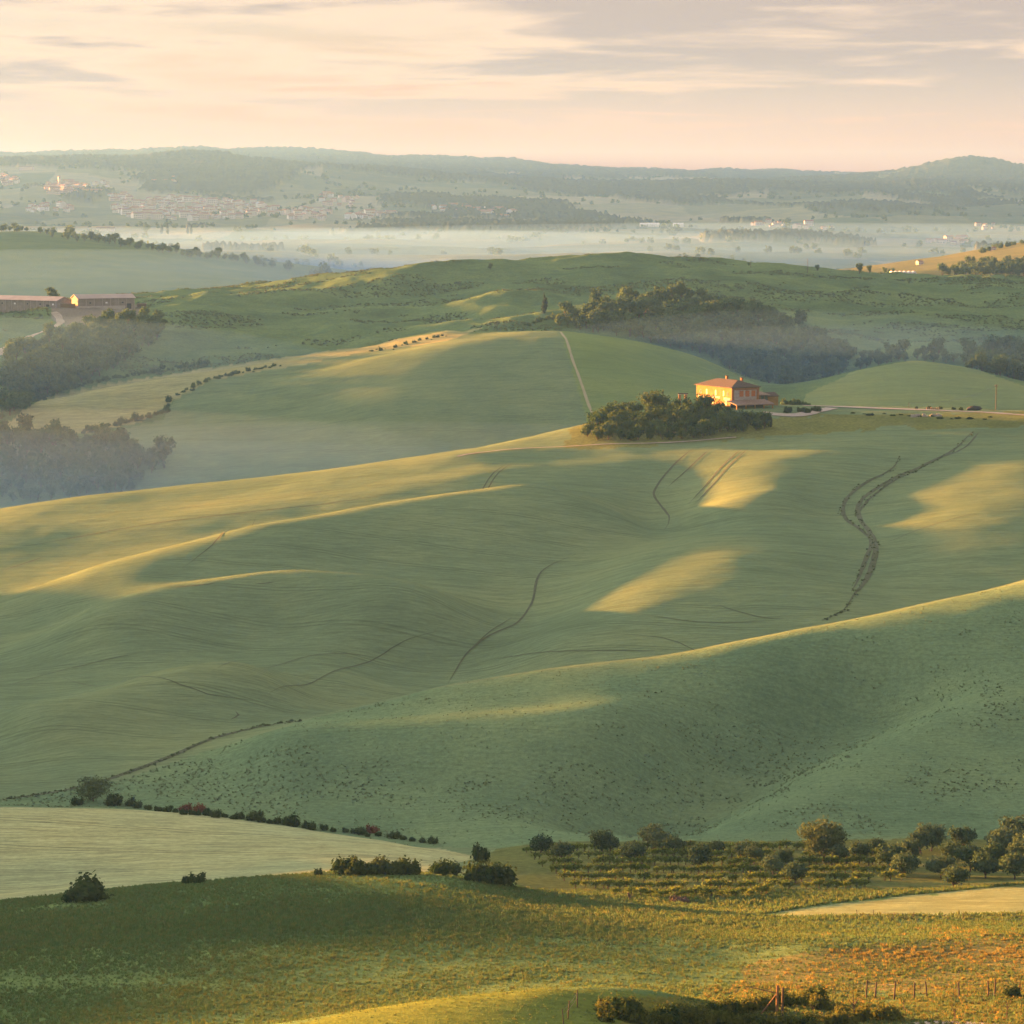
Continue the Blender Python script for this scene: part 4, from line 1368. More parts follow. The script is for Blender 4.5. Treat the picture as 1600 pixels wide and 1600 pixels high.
shed(-40, 88, 481, 1690, 1790, 'long pale-roofed farm shed at the picture edge, with a round tree behind it', 5.6, 'shed_roof', False, 0.0)
shed(122, 209, 482, 1690, 1790, 'grey farm shed with white plinth standing alone beside the bare yard', 6.6, 'shed_roof', True, -0.05)
p = hit(92, 481, 1700, 1790); q = hit(121, 481, 1700, 1790)
e = empty('yard_wall', tuple(map(float, p)))
tag(e, 'low orange wall in the gap between the two farm sheds', 'wall')
part('wall', MB().box(0.3, float(q[0] - p[0]) - 0.4, 3, 3.5, -2, 2.2), MATS['orange_wood'], e)
part('coping', MB().box(0.2, float(q[0] - p[0]) - 0.3, 2.9, 3.6, 2.2, 2.4), MATS['pale_tile'], e)
p = hit(214, 482, 1690, 1800)
e = empty('lean_to_store', tuple(map(float, p)))
tag(e, 'small open store with rusty roof at the end of the grey shed', 'shed')
for x in (0.0, 5.0):
    part('post', MB().box(x - 0.12, x + 0.12, 0, 0.24, -1, 2.6), MATS['post_wood'], e)
part('back_wall', MB().box(-0.2, 5.2, 3.6, 3.8, -1, 3.0), MATS['orange_wood'], e)
part('roof', MB().box(-0.5, 5.6, -0.5, 4.1, 2.62, 2.78), MATS['pale_tile'], e)

# greenhouse in the dip beyond the second ridge
p = hit(1391, 433, 2030, 2600)
e = empty('greenhouse', tuple(map(float, p)), 0.05)
tag(e, 'long white greenhouse with arched bays in the dip below the right spur', 'greenhouse')
part('wall', MB().box(0, 19, 0, 6, -2, 1.8), MATS['house_white'], e)
for k in range(6):
    mb = MB()
    n = 6
    x0, x1 = 0.3 + k * 3.1, 0.3 + k * 3.1 + 2.6
    pr = [((x0 + x1) / 2 - math.cos(math.pi * i / n) * (x1 - x0) / 2, 1.8 + 1.5 * math.sin(math.pi * i / n)) for i in range(n + 1)]
    v = [(a, -0.05, b) for a, b in pr] + [(a, 6.05, b) for a, b in pr]
    mb.add(v, [(i, i + 1, n + 2 + i, n + 1 + i) for i in range(n)] + [tuple(range(n, -1, -1)), tuple(range(n + 1, 2 * n + 2))])
    by = part('bay', mb, MATS['house_white'], e)
    part('pane', MB().box(x0 + 0.5, x1 - 0.5, -0.08, 0.0, 0.5, 1.7), MATS['window_glass'], by)

# thin poles on the second ridge
for u, v, h_, lb in ((1262, 426, 9.0, 'tall thin bare pole standing on the second ridge'), (1173, 418, 4.5, 'short thin pole on the second ridge beside a small shrub')):
    p = hit(u, v, 1800, 2050)
    e = empty('pole', tuple(map(float, p))); tag(e, lb, 'pole')
    part('shaft', MB().tube([(0, 0, -0.5), (0, 0, h_)], [0.2, 0.14], 6), MATS['post_wood'], e)
    part('cap', MB().tube([(0, 0, h_), (0, 0, h_ + 0.25)], [0.22, 0.12], 6), MATS['wire'], e)

# ------------------------------------------------------------------ village houses


def house_meshes():
    out = []
    for wall in ('house_cream', 'house_pink', 'house_white'):
        for (w_, d_, h_) in ((11, 9, 6.5), (15, 10, 8), (9, 8, 5)):
            mb = MB().box(-w_ / 2, w_ / 2, -d_ / 2, d_ / 2, -4, h_)
            k = d_ * 0.22
            for s in (-1, 1):
                mb.add([(s * w_ / 2, -d_ / 2, h_), (s * w_ / 2, d_ / 2, h_), (s * w_ / 2, 0, h_ + k)], [(0, 1, 2) if s > 0 else (1, 0, 2)])
            mb.gable(-w_ / 2, w_ / 2, -d_ / 2, d_ / 2, h_ + 0.02, k, 1, 0.5)
            for z in (1.2, 4.2):
                for x in np.arange(-w_ / 2 + 1.6, w_ / 2 - 1, 3.0):
                    if z + 1.5 < h_:
                        mb.box(x - 0.55, x + 0.55, -d_ / 2 - 0.06, -d_ / 2 + 0.02, z, z + 1.5, 2)
            out.append(mb.build('village_house', [MATS[wall], MATS['house_roof'], MATS['window_glass']]))
    return out


HM = house_meshes()
CL = [
    ([(68, 292), (82, 284), (100, 286), (130, 292), (165, 304), (120, 306), (75, 303)], 44, 1, 'pink house packed into the hilltop old town round the bell tower', 'old town on the hill', 4.5, 1.0),
    ([(172, 306), (205, 306), (205, 318), (176, 316)], 10, 1, 'pink house on the slope between old town and valley village', 'houses between old town and village', 6, 1.0),
    ([(205, 318), (250, 312), (300, 310), (345, 312), (405, 318), (420, 330), (395, 342), (300, 345), (200, 342), (165, 330)], 120, 0, 'pale house in the large crowded village along the valley edge', 'large valley village', 5.5, 1.0),
    ([(42, 324), (72, 322), (74, 332), (45, 333)], 9, 2, 'white house in the small cluster below the old town', 'cluster below the old town', 5, 0.9),
    ([(84, 323), (116, 325), (116, 331), (86, 331)], 5, 1, 'pink house in the short row beside the white cluster', 'row beside the white cluster', 6, 1.1),
    ([(418, 328), (470, 330), (516, 334), (516, 345), (440, 342), (420, 338)], 26, 0, 'cream house strung along the foot of the hill beyond the village', 'houses along the hill foot', 5.5, 1.0),
    ([(505, 306), (560, 308), (562, 322), (520, 324), (502, 318)], 15, 1, 'pink house in the hamlet on the slope above the hill-foot row', 'hamlet on the slope', 6, 0.9),
    ([(540, 338), (615, 333), (618, 340), (545, 344)], 13, 0, 'cream house in the long row at mid valley edge', 'row at the valley edge', 6, 1.0),
    ([(672, 326), (720, 322), (760, 326), (805, 334), (800, 345), (735, 342), (690, 338)], 24, 2, 'white house in the scattered village beside the dark mound', 'village by the dark mound', 7, 1.1),
    ([(0, 278), (22, 276), (30, 290), (12, 296), (0, 292)], 12, 1, 'pink house in the group at the left edge beyond the old town', 'houses at the left edge', 5, 1.0),
    ([(1172, 350), (1200, 346), (1234, 348), (1234, 354), (1180, 357)], 10, 0, 'cream house in the little hamlet under the wooded right hills', 'hamlet under the right hills', 6, 0.7),
    ([(1440, 376), (1480, 376), (1512, 378), (1510, 383), (1450, 382)], 9, 1, 'pink house in the row behind the right spur', 'row behind the right spur', 7, 0.9),
    ([(1520, 350), (1562, 351), (1560, 361), (1525, 358)], 5, 0, 'cream house scattered below the round right hill', 'houses below the round hill', 8, 0.6),
    ([(145, 290), (165, 285), (180, 292), (172, 296)], 4, 0, 'cream house on the slope right of the old town', 'houses right of the old town', 6, 0.9),
    ([(236, 282), (272, 280), (272, 288), (240, 290)], 4, 0, 'cream farm high on the village hill', 'farms high on the hill', 8, 0.9),
    ([(1240, 352), (1300, 350), (1300, 360), (1240, 360)], 5, 0, 'cream farm among trees right of the little hamlet', 'farms right of the hamlet', 9, 0.9),
]
hk = 0
for poly, n, kind, lab, grp, gap, sc_ in CL:
    for p in scatter_px(poly, n, 4600, 8800, gap, seed=hk + 5):
        hk += 1
        i = (kind * 3 + hk % 3) if random.random() < 0.7 else random.randrange(9)
        colour = ('cream', 'pink', 'white')[i // 3]
        put('village_house', HM[i], p, sc_ * (1.0 + 0.6 * random.random()), colour + lab[lab.index(' '):], 'house', grp, 0.5, rz=random.choice((0.3, -0.5, 0.9, -1.0, 0.0)) + 0.2 * random.random())
p = hit(93, 292, 6500, 8600)
e = empty('bell_tower', tuple(map(float, p)), 0.5)
tag(e, 'tall pink bell tower rising over the hilltop old town', 'tower')
part('shaft', MB().box(-3, 3, -3, 3, -5, 22), MATS['house_pink'], e)
part('belfry', MB().box(-3.3, 3.3, -3.3, 3.3, 22, 27), MATS['house_pink'], e)
part('opening', MB().box(-1.2, 1.2, -3.4, 3.4, 23, 26), MATS['dark_opening'], e)
part('roof', MB().add([(-3.5, -3.5, 27), (3.5, -3.5, 27), (3.5, 3.5, 27), (-3.5, 3.5, 27), (0, 0, 30)], [(0, 1, 4), (1, 2, 4), (2, 3, 4), (3, 0, 4), (3, 2, 1, 0)]), MATS['house_roof'], e)
for u0, u1, v, lab in ((1000, 1030, 354, 'long white glasshouse roof in the mid valley, the longer one'), (1052, 1068, 354, 'short white glasshouse right of the longer one'), (470, 506, 328, 'long cream barn above the hill-foot row'), (560, 600, 334, 'long pale factory building at the valley edge'), (718, 758, 328, 'long white barn above the scattered village'), (30, 52, 267, 'orange-lit palace alone on the shoulder above the left edge houses'), (150, 178, 361, 'pale farm building behind the left spur')):
    a, b = hit(u0, v, 3700, 8800), hit(u1, v, 3700, 8800)
    ln = (u1 - u0) / px_m(a[1])
    e = empty('long_building', tuple(map(float, a))); tag(e, lab, 'building')
    hh = 5.0 if 'palace' not in lab else 11.0
    part('wall', MB().box(0, ln, 0, 14, -6, hh), MATS['house_white' if 'white' in lab else ('house_pink' if 'palace' in lab else 'house_cream')], e)
    part('roof', MB().gable(0, ln, 0, 14, hh + 0.02, 2.6), MATS['house_white' if 'white' in lab else 'pale_tile'], e)

# houses on the right spur
for u, v, s, lab in ((1552, 391, 0.55, 'small stone house on the crest of the right spur'), (1437, 413, 0.6, 'low hut on the tip of the right spur')):
    put('house', HM[5], hit(u, v, 2300, 3300), s, lab, 'house', 'houses on the right spur', 0.3, rz=0.4)

# ------------------------------------------------------------------ trees and shrubs
WOOD = [tree_mesh('wood_tree', 40 + k, 6.2 + 0.8 * (k % 3), 7.2 + (k % 4) * 0.9, 0.5, 330, MATS['wood_leaf'], 6, 0.16) for k in range(6)]
THICK = [tree_mesh('thicket_tree', 60 + k, 6.0 + 0.6 * (k % 3), 6.0 + (k % 3) * 0.8, 0.34, 620, MATS['thicket_leaf'], 7, 0.10) for k in range(5)]
HEDGE = [bush_mesh('shrub', 80 + k, 4.0, 2.4, 0.20, 620, MATS['hedge_leaf']) for k in range(4)]
FARB = [bush_mesh('shrub', 90 + k, 4.0, 2.6, 0.34, 220, MATS['wood_leaf']) for k in range(4)]
OLIVE = [tree_mesh('olive', 100 + k, 5.2, 4.2 + 0.3 * (k % 3), 0.2, 1500, MATS['olive_leaf'], 8, 0.16, one=False, core=0.6) for k in range(6)]
ROUND = tree_mesh('round_tree', 131, 7.6, 6.9, 0.2, 3400, MATS['grey_leaf'], 9, 0.14, one=False)
SPARSE = tree_mesh('sparse_tree', 132, 7.5, 5.0, 0.2, 1500, MATS['grey_leaf'], 8, 0.12, one=False, core=0.4)
RED = [bush_mesh('shrub', 140 + k, 3.6, 2.4, 0.20, 520, MATS['red_leaf']) for k in range(2)]
SCRUB = [bush_mesh('scrub', 150 + k, 2.6, 1.5, 0.11, 900, MATS['scrub_leaf'], 7) for k in range(4)]
CYP = [cypress_mesh('cypress', 170 + k, 2.7, 11.0) for k in range(2)]


MASS = {}          # trees lost in the mass of a wood: mesh name -> points and sizes


def wood(poly, n, d0, d1, gap, lab, grp, meshes=WOOD, s0=0.75, s1=1.25, seed=1, name='tree', cat='tree', single=0.4):
    r = np.random.default_rng(seed + 900)
    for k, p in enumerate(scatter_px(poly, n, d0, d1, gap, seed)):
        if r.random() > single:
            P, S = MASS.setdefault(meshes[(k * 7 + seed) % len(meshes)].name, ([], []))
            P.append((p[0], p[1], p[2] - 0.3)); S.append(s0 * 0.8 + (s1 * 1.25 - s0 * 0.8) * r.random() ** 1.5)
            continue
        put(name, meshes[(k * 7 + seed) % len(meshes)], p, s0 + (s1 - s0) * random.random(), lab, cat, grp, 0.3, sz=0.85 + 0.4 * random.random())


# wooded hollow right of the lone cypress
wood([(872, 512), (884, 496), (910, 488), (960, 474), (1050, 468), (1130, 474), (1100, 555), (1000, 531), (900, 515)], 190, 1530, 1780, 7, 'dark tree in the wooded hollow between lone cypress and green field', 'trees in the dark hollow', s0=0.7, s1=1.2, seed=2, single=0.1)
wood([(1130, 474), (1200, 490), (1260, 515), (1330, 556), (1320, 580), (1270, 614), (1230, 622), (1190, 604), (1100, 556)], 260, 1480, 1780, 6.5, 'bushy tree on the hazy wooded slope directly behind the farmhouse', 'trees on the slope behind the farmhouse', s0=0.6, s1=1.05, seed=3, single=0.1)
wood([(1330, 560), (1400, 556), (1450, 553), (1500, 566), (1470, 568), (1430, 563), (1340, 578)], 26, 1430, 1620, 9, 'tree in the hedge line along the top of the round right field', 'hedge line above the round field', s0=0.6, s1=1.0, seed=4)
wood([(1500, 566), (1540, 552), (1605, 548), (1605, 614), (1560, 602), (1510, 578)], 80, 1420, 1640, 8.5, 'dark tree in the copse at the right edge behind the electricity pole', 'copse at the right edge', s0=0.8, s1=1.3, seed=5)
# woods on the left
wood([(0, 595), (20, 565), (60, 540), (110, 520), (170, 505), (225, 500), (258, 506), (250, 528), (190, 572), (120, 604), (60, 628), (0, 658)], 230, 1400, 1760, 8, 'tree in the left hillside wood below the farm sheds', 'wood below the farm sheds', s0=0.65, s1=1.15, seed=6, single=0.1)
wood([(-5, 690), (60, 688), (130, 692), (180, 698), (225, 708), (270, 722), (240, 745), (200, 772), (100, 782), (-5, 785)], 130, 1255, 1400, 10, 'misty tree in the lower left wood behind the golden hill crest', 'lower left wood in the mist', s0=0.75, s1=1.3, seed=7, single=0.25)
hedge_runs = [
    ([(130, 676), (190, 662), (235, 652), (262, 640), (270, 622)], 9, 1.0, 'shrub in the hedge curling round the tip of the pale field tongue', 'hedge round the pale tongue', 1320, 1450),
    ([(275, 618), (330, 592), (380, 582), (436, 570)], 9, 0.7, 'shrub along the upper edge of the big opposite field', 'hedge on the opposite field edge', 1400, 1520),
    ([(20, 648), (90, 612), (160, 594), (240, 582), (330, 568)], 9, 0.9, 'shrub in the dark hedge above the pale field tongue', 'hedge above the pale tongue', 1440, 1640),
    ([(575, 549), (610, 545), (660, 531), (700, 524)], 12, 0.6, 'small shrub on the boundary above the opposite field', 'boundary shrubs', 1480, 1620),
    ([(820, 510), (850, 500), (880, 494)], 7, 1.0, 'shrub at the foot of the lone cypress', 'shrubs by the cypress', 1530, 1720),
    ([(1225, 628), (1240, 622), (1262, 624)], 8, 0.9, 'olive-green shrub behind the farmhouse store', 'shrubs behind the store', 1085, 1200),
]
for ln, st, sc_, lab, grp, d0, d1 in hedge_runs:
    for k, (u, v) in enumerate(along_px(ln, st * 0.45, 2.2, seed=len(lab))):
        put('shrub', FARB[k % 4], hit(u, v, d0, d1), sc_ * (0.4 + 0.8 * random.random()), lab, 'shrub', grp, 0.2, sz=0.7 + 0.5 * random.random())
# left spur tree line and the big clump at its foot
for k, (u, v) in enumerate(along_px([(58, 366), (120, 375), (170, 380), (235, 392), (290, 400), (340, 405), (385, 410), (430, 418)], 8.0, 2.4, 9)):
    put('tree', WOOD[k % 6], hit(u, v, 2700, 3320), 0.8 + 0.7 * random.random(), 'hazy tree in the hedge line down the left spur', 'tree', 'trees on the left spur', 0.3)
for k, (u, v) in enumerate(along_px([(0, 362), (45, 362)], 6.0, 1.0, 19)):
    put('tree', WOOD[k % 6], hit(u, v, 2900, 3320), 0.8 + 0.5 * random.random(), 'dark tree on the very crest of the left spur', 'tree', 'trees on the spur crest', 0.3)
for u, v, s, lab in ((505, 440, 3.0, 'big round tree of the hazy clump at the foot of the left spur'), (490, 438, 1.9, 'smaller tree left in the hazy clump at the spur foot'), (450, 424, 1.8, 'hazy round tree alone just left of the big clump'), (297, 403, 1.5, 'round tree standing out of the left spur hedge line')):
    put('tree', WOOD[0], hit(u, v, 2700, 3320), s, lab, 'tree', None, 0.5)
for k, (u, v) in enumerate(((253, 366), (262, 366), (293, 366), (299, 366))):
    put('cypress_tree', CYP[k % 2], hit(u, v, 4200, 6200), 2.0 if k < 2 else 1.7, 'hazy cypress of the left pair before the village' if k < 2 else 'hazy cypress of the right pair before the village', 'cypress', 'cypresses before the village', 0.5)
put('tree', WOOD[2], hit(229, 366, 4200, 6200), 2.2, 'hazy round tree left of the cypress pairs before the village', 'tree', None, 0.5)
# second ridge
put('cypress_tree', CYP[0], hit(851, 489, 1560, 1800), 1.12, 'lone dark cypress on the hillside left of the wooded hollow', 'cypress', None, 0.3, rz=0.4)
put('tree', WOOD[1], hit(766, 421, 1750, 2000), 0.55, 'tiny lone tree on the golden crest of the second ridge', 'tree', None, 0.2)
for u, v, s, lab in ((1343, 428, 0.8, 'small round tree on the skyline left of the greenhouse'), (1358, 427, 0.6, 'thin pale tree beside the round skyline tree'), (1277, 424, 0.5, 'little yellowish tree on the ridge beside the tall pole'), (1170, 416, 0.3, 'tiny shrub at the short pole on the ridge')):
    put('tree', WOOD[3], hit(u, v, 1800, 2400), s, lab, 'tree', None, 0.2)
put('tree', WOOD[4], hit(76, 478, 1790, 1840) + np.array([0, 12, 0]), 1.35, 'dark domed tree behind the long farm shed', 'tree', None, 0.3)
wood([(1470, 434), (1500, 424), (1540, 420), (1605, 420), (1605, 436)], 42, 2250, 2700, 7, 'dark tree in the copse beyond the ridge at the right edge', 'copse beyond the ridge', s0=1.0, s1=1.5, seed=8, single=1.0)
wood([(1365, 434), (1400, 422), (1395, 436)], 6, 2150, 2600, 6, 'bush beside the greenhouse', 'bushes beside the greenhouse', s0=0.5, s1=0.8, seed=9, single=1.0)
for k, (u, v) in enumerate(((1535, 395), (1545, 392), (1555, 388), (1562, 388), (1575, 385), (1583, 383), (1597, 380))):
    put('shrub', FARB[k % 4], hit(u, v, 2400, 3200), 1.5 + 0.8 * random.random(), 'shrub on the crest of the right spur near its houses', 'shrub', 'shrubs on the right spur', 0.2)

# thicket below the farmhouse
wood([(916, 684), (930, 664), (955, 652), (1000, 645), (1050, 640), (1085, 640), (1130, 650), (1165, 660), (1195, 664), (1195, 672), (1150, 677), (1090, 686), (1000, 691), (935, 690)], 85, 990, 1062, 11, 'dense green tree in the thicket below the farmhouse', 'thicket below the farmhouse', THICK, 0.62, 1.0, seed=12, single=1.0)
put('tree', THICK[1], hit(1020, 646, 1020, 1075), 1.35, 'tallest rounded tree rising from the thicket left of the farmhouse', 'tree', None, 0.3)
put('tree', THICK[3], hit(955, 656, 1010, 1070), 1.2, 'yellowish tree standing up at the left end of the thicket', 'tree', None, 0.3)
put('cypress_tree', CYP[1], hit(1204, 667, 990, 1060), 0.46, 'slim dark young cypress in front of the farmhouse lean-to', 'cypress', None, 0.1)
for k, (u, v) in enumerate(along_px([(1222, 643), (1245, 645), (1268, 644), (1288, 642)], 9, 1.5, 4)):
    put('shrub', HEDGE[k % 4], hit(u, v, 1010, 1080), 0.65 + 0.4 * random.random(), 'low bright shrub on the island between the two gravel drives', 'shrub', 'shrubs between the drives', 0.1)
for k, (u, v) in enumerate(along_px([(1330, 646), (1400, 650), (1480, 655), (1560, 654)], 14, 3.5, 5)):
    put('shrub', HEDGE[k % 4], hit(u, v, 1000, 1075), 0.35 + 0.6 * random.random(), 'tuft of scrub on the verge below the gravel road', 'shrub', 'scrub on the road verge', 0.1, sz=0.45)
for k, (u, v) in enumerate(((1432, 639), (1452, 638), (1470, 639), (1490, 640), (1502, 641))):
    put('shrub', HEDGE[k % 4], hit(u, v, 1060, 1098), 0.42 + 0.15 * random.random(), 'small shrub on the far side of the gravel road', 'shrub', 'shrubs beyond the gravel road', 0.1)

# ditch hedge behind the pale barley field
put_tree(SPARSE, hit(146, 1252, 505, 560), 0.95, 'feathery grey-green small tree in the ditch behind the barley field', rz=0.5)
for u, v, s, me, lab in ((178, 1258, 1.05, HEDGE[0], 'dark low shrub right of the feathery tree behind the barley field'), (120, 1258, 0.7, HEDGE[1], 'small dark shrub left of the feathery tree'), (204, 1259, 0.7, HEDGE[2], 'outermost low shrub right of the feathery tree'), (290, 1268, 0.8, RED[0], 'reddish shrub in the ditch hedge, left of a pair'), (312, 1269, 0.85, RED[1], 'reddish shrub in the ditch hedge, right of a pair'), (582, 1301, 0.75, RED[0], 'small rust-red shrub near the narrow end of the barley field'),
                         (372, 1279, 0.55, HEDGE[3], 'low shrub in the ditch hedge right of the reddish pair'), (401, 1281, 0.8, HEDGE[1], 'upright dark shrub in the middle of the ditch hedge'), (456, 1290, 1.0, HEDGE[2], 'broad dark shrub in the middle of the ditch hedge')):
    put('shrub', me, hit(u, v, 485, 560), s, lab, 'shrub', None, 0.15)
for k, (u, v) in enumerate(along_px([(215, 1263), (270, 1270), (350, 1277), (430, 1287), (500, 1297), (560, 1303), (640, 1313), (690, 1322)], 13, 1.6, 8)):
    put('shrub', HEDGE[k % 4], hit(u, v, 480, 540), 0.34 + 0.3 * random.random(), 'small plant of the ragged ditch hedge behind the barley field', 'shrub', 'ragged ditch hedge', 0.1)

# dark shrubs on the crest of the foreground field
for u, v, s, z, me, lab in ((140, 1407, 1.75, 0.85, 0, 'large dark shrub at the near edge of the barley field, leftmost'), (112, 1409, 0.8, 0.7, 1, 'low skirt of brush left of the large dark shrub'), (293, 1381, 0.55, 1.2, 2, 'upright dark shrub at the barley field edge, left of a touching pair'), (309, 1381, 0.6, 1.2, 3, 'upright dark shrub at the barley field edge, right of a touching pair'), (497, 1367, 0.42, 1.1, 0, 'very small dark shrub alone left of the long dark hedge')):
    put('shrub', HEDGE[me], hit(u, v, 370, 430), s, lab, 'shrub', None, 0.15, sz=z)
for k, (u, v) in enumerate(along_px([(535, 1367), (580, 1366), (625, 1366), (660, 1367)], 13, 1.2, 6)):
    put('shrub', HEDGE[k % 4], hit(u, v, 370, 425), 0.85 + 0.35 * random.random(), 'shrub of the long dark hedge at the end of the barley field', 'shrub', 'long dark hedge', 0.15, sz=0.95)
for k, (u, v) in enumerate(((688, 1368), (704, 1369))):
    put('shrub', HEDGE[k], hit(u, v, 370, 425), 1.0, 'olive shrub between the long hedge and the rounded clipped one', 'shrub', 'pair of olive shrubs', 0.15)
for u, v, s, lab in ((745, 1377, 1.25, 'left part of the big rounded dark bush at the vineyard corner'), (780, 1382, 1.35, 'right part of the big rounded dark bush at the vineyard corner'), (762, 1380, 1.2, 'middle of the big rounded dark bush at the vineyard corner')):
    put('shrub', HEDGE[int(u) % 4], hit(u, v, 370, 425), s, lab, 'shrub', None, 0.15)
put('shrub', HEDGE[2], hit(752, 1346, 420, 480), 0.9, 'upright leafy shrub behind the rounded bush at the barley tip', 'shrub', None, 0.15, sz=1.4)

# olive trees among the vines
OL_ALL = [(845, 1334, 1.0), (880, 1345, 0.9), (940, 1334, 1.0), (953, 1330, 0.8), (987, 1348, 1.0), (1018, 1328, 1.15), (1035, 1332, 1.1), (1052, 1338, 0.95), (1092, 1358, 1.0), (1120, 1338, 0.8), (1163, 1345, 0.95), (1178, 1350, 0.8), (1208, 1368, 0.95), (1243, 1380, 0.95), (1228, 1352, 0.7),
      (1310, 1350, 0.85), (1345, 1342, 0.7), (1393, 1362, 1.0), (1413, 1370, 1.0), (1439, 1334, 0.95), (1455, 1330, 1.0), (1488, 1352, 1.0), (1505, 1328, 1.0), (1516, 1362, 1.0), (1540, 1372, 1.0), (1565, 1336, 1.1), (1588, 1326, 1.2), (1586, 1374, 1.05), (1491, 1387, 0.85), (1605, 1350, 1.1), (1470, 1372, 0.9), (1555, 1352, 0.9), (1422, 1346, 0.8), (1370, 1335, 0.7)]
OL = [(u, v, s * (0.86 if u < 1288 else 1.0)) for u, v, s in OL_ALL]
for k, (u, v, s) in enumerate(OL):
    p = hit(u, v, 400, 500)
    where = 'left of the large round tree' if u < 1288 else 'right of the large round tree'
    put_tree(OLIVE[k % 6], p, s, 'grey-green olive tree among the vines ' + where, 'olive trees ' + where, 'olive_tree')
put_tree(ROUND, hit(1288, 1347, 420, 500), 1.05, 'large round bushy tree standing above the vineyard', rz=1.0)

# vines: stake and leafy head
r_v = np.random.default_rng(77)
VINE = []
for k in range(5):
    tb = MB().tube([(0, 0, -0.3), (0.05, 0.02, 0.5), (-0.04, 0.05, 1.1)], [0.05, 0.045, 0.02], 5).tube([(0.12, 0, -0.3), (0.12, 0, 1.5)], [0.03, 0.03], 4)
    V, F = leaf_cloud([(0, 0, 0.85, 0.55, 0.36, 0.48), (0.5, 0.1, 0.95, 0.4, 0.3, 0.34), (-0.5, -0.1, 0.8, 0.4, 0.3, 0.36)], 150, 0.13, r_v, 0.45)
    VINE.append((mesh_from('vine_stem', tb.v, tb.f, [MATS['bark']], False), mesh_from('vine_leaves', V, F, [MATS['vine_leaf']], False)))
ORD = ['seventh', 'sixth', 'fifth', 'fourth', 'third', 'second', 'first']
rows = [([(815, 1333), (1000, 1328), (1270, 1328)], 17), ([(830, 1343), (1050, 1340), (1420, 1341)], 18), ([(850, 1353), (1100, 1352), (1430, 1353)], 18), ([(865, 1364), (1100, 1364), (1420, 1365)], 18), ([(880, 1376), (1150, 1378), (1420, 1376)], 18), ([(900, 1388), (1100, 1391), (1360, 1388)], 19), ([(960, 1400), (1060, 1403), (1210, 1399)], 20)]
for ri, (ln, st) in enumerate(rows):
    for k, (u, v) in enumerate(along_px(ln, st * 0.62, 1.6, seed=int(ln[0][0]))):
        if r_v.random() < 0.1:
            continue
        p = hit(u, v, 385, 500)
        e = empty('grape_vine', (float(p[0]), float(p[1]), float(p[2])), random.gauss(0, 0.25))
        s = 0.8 + 0.5 * r_v.random(); e.scale = (s, s, s)
        a, b = VINE[(k * 3 + int(u)) % 5]
        link('stem', a, e); link('foliage', b, e)
        tag(e, 'staked yellow-green grape vine in the %s row counted from the near field' % ORD[ri], 'vine', 'vines in the %s row' % ORD[ri])
# brush heap and stump at the vineyard foot
p = hit(1063, 1411, 370, 420)
put('brush_heap', bush_mesh('brush_heap', 199, 3.4, 1.1, 0.12, 500, MATS['bark']), p, 1.0, 'dark heap of cut brushwood at the foot of the vineyard', 'heap', None, 0.05, rz=0.2)
p = hit(983, 1408, 370, 420)
e = empty('tree_stump', tuple(map(float, p))); tag(e, 'leaning dark stump at the foot of the vineyard', 'stump')
part('trunk', MB().tube([(0, 0, -0.3), (0.1, 0, 0.5), (-0.15, 0, 1.2)], [0.28, 0.22, 0.15], 7), MATS['bark'], e)
part('branch', MB().tube([(0, 0, 0.6), (0.45, 0.1, 1.0)], [0.1, 0.05], 5), MATS['bark'], e)

# ------------------------------------------------------------------ fences and near bank


def fence(posts, d0, d1, label, h, rad_=0.055, wires=2):
    P = [hit(u, v, d0, d1) for u, v in posts]
    o0 = P[0]
    e = empty('wire_fence', tuple(map(float, o0))); tag(e, label, 'fence')
    tops = []
    for i, p in enumerate(P):
        q = p - o0
        hh = h * (0.85 + 0.3 * random.random())
        lx, ly = 0.12 * random.gauss(0, 1), 0.1 * random.gauss(0, 1)
        part('post', MB().tube([(q[0], q[1], q[2] - 0.4), (q[0] + lx * 0.5, q[1] + ly * 0.5, q[2] + hh * 0.5), (q[0] + lx, q[1] + ly, q[2] + hh)], [rad_ * 1.1, rad_, rad_ * 0.85], 7), MATS['post_wood'], e)
        tops.append(Vector((q[0] + lx * 0.8, q[1] + ly * 0.8, q[2] + hh * 0.85)))
    for w_ in range(wires):
        for a, b in zip(tops[:-1], tops[1:]):
            o = Vector((0, 0, -0.45 * w_))
            part('wire', MB().tube([a + o, (a + b) / 2 + o - Vector((0, 0, 0.06)), b + o], [0.012] * 3, 4), MATS['wire'], e)


fence([(1353, 1560), (1367, 1560), (1397, 1562), (1428, 1560), (1449, 1559), (1499, 1558), (1545, 1557), (1554, 1557), (1593, 1557), (1625, 1556)], 240, 330, 'wire fence on dark wooden stakes below the golden grass, bottom right', 1.75, 0.085)
fence([(1340, 1434), (1365, 1434), (1394, 1436), (1426, 1437), (1475, 1439), (1506, 1440), (1595, 1441)], 345, 400, 'thin stake fence along the lower edge of the small pale field', 1.0, 0.04)
fence([(881, 1600), (887, 1592), (902, 1574)], 240, 275, 'three leaning stakes beside the dark bushes at the bottom edge', 1.5, 0.05)
p = hit(1214, 1590, 240, 275)
e = empty('rail_gate', tuple(map(float, p))); tag(e, 'broken orange wooden gate with tall post in the near scrub', 'gate')
part('post', MB().tube([(0, 0, -0.4), (0.02, 0, 3.1)], [0.15, 0.12], 8), MATS['orange_wood'], e)
part('post', MB().tube([(0.55, 0.6, -0.4), (0.6, 0.6, 2.7)], [0.14, 0.12], 8), MATS['post_wood'], e)
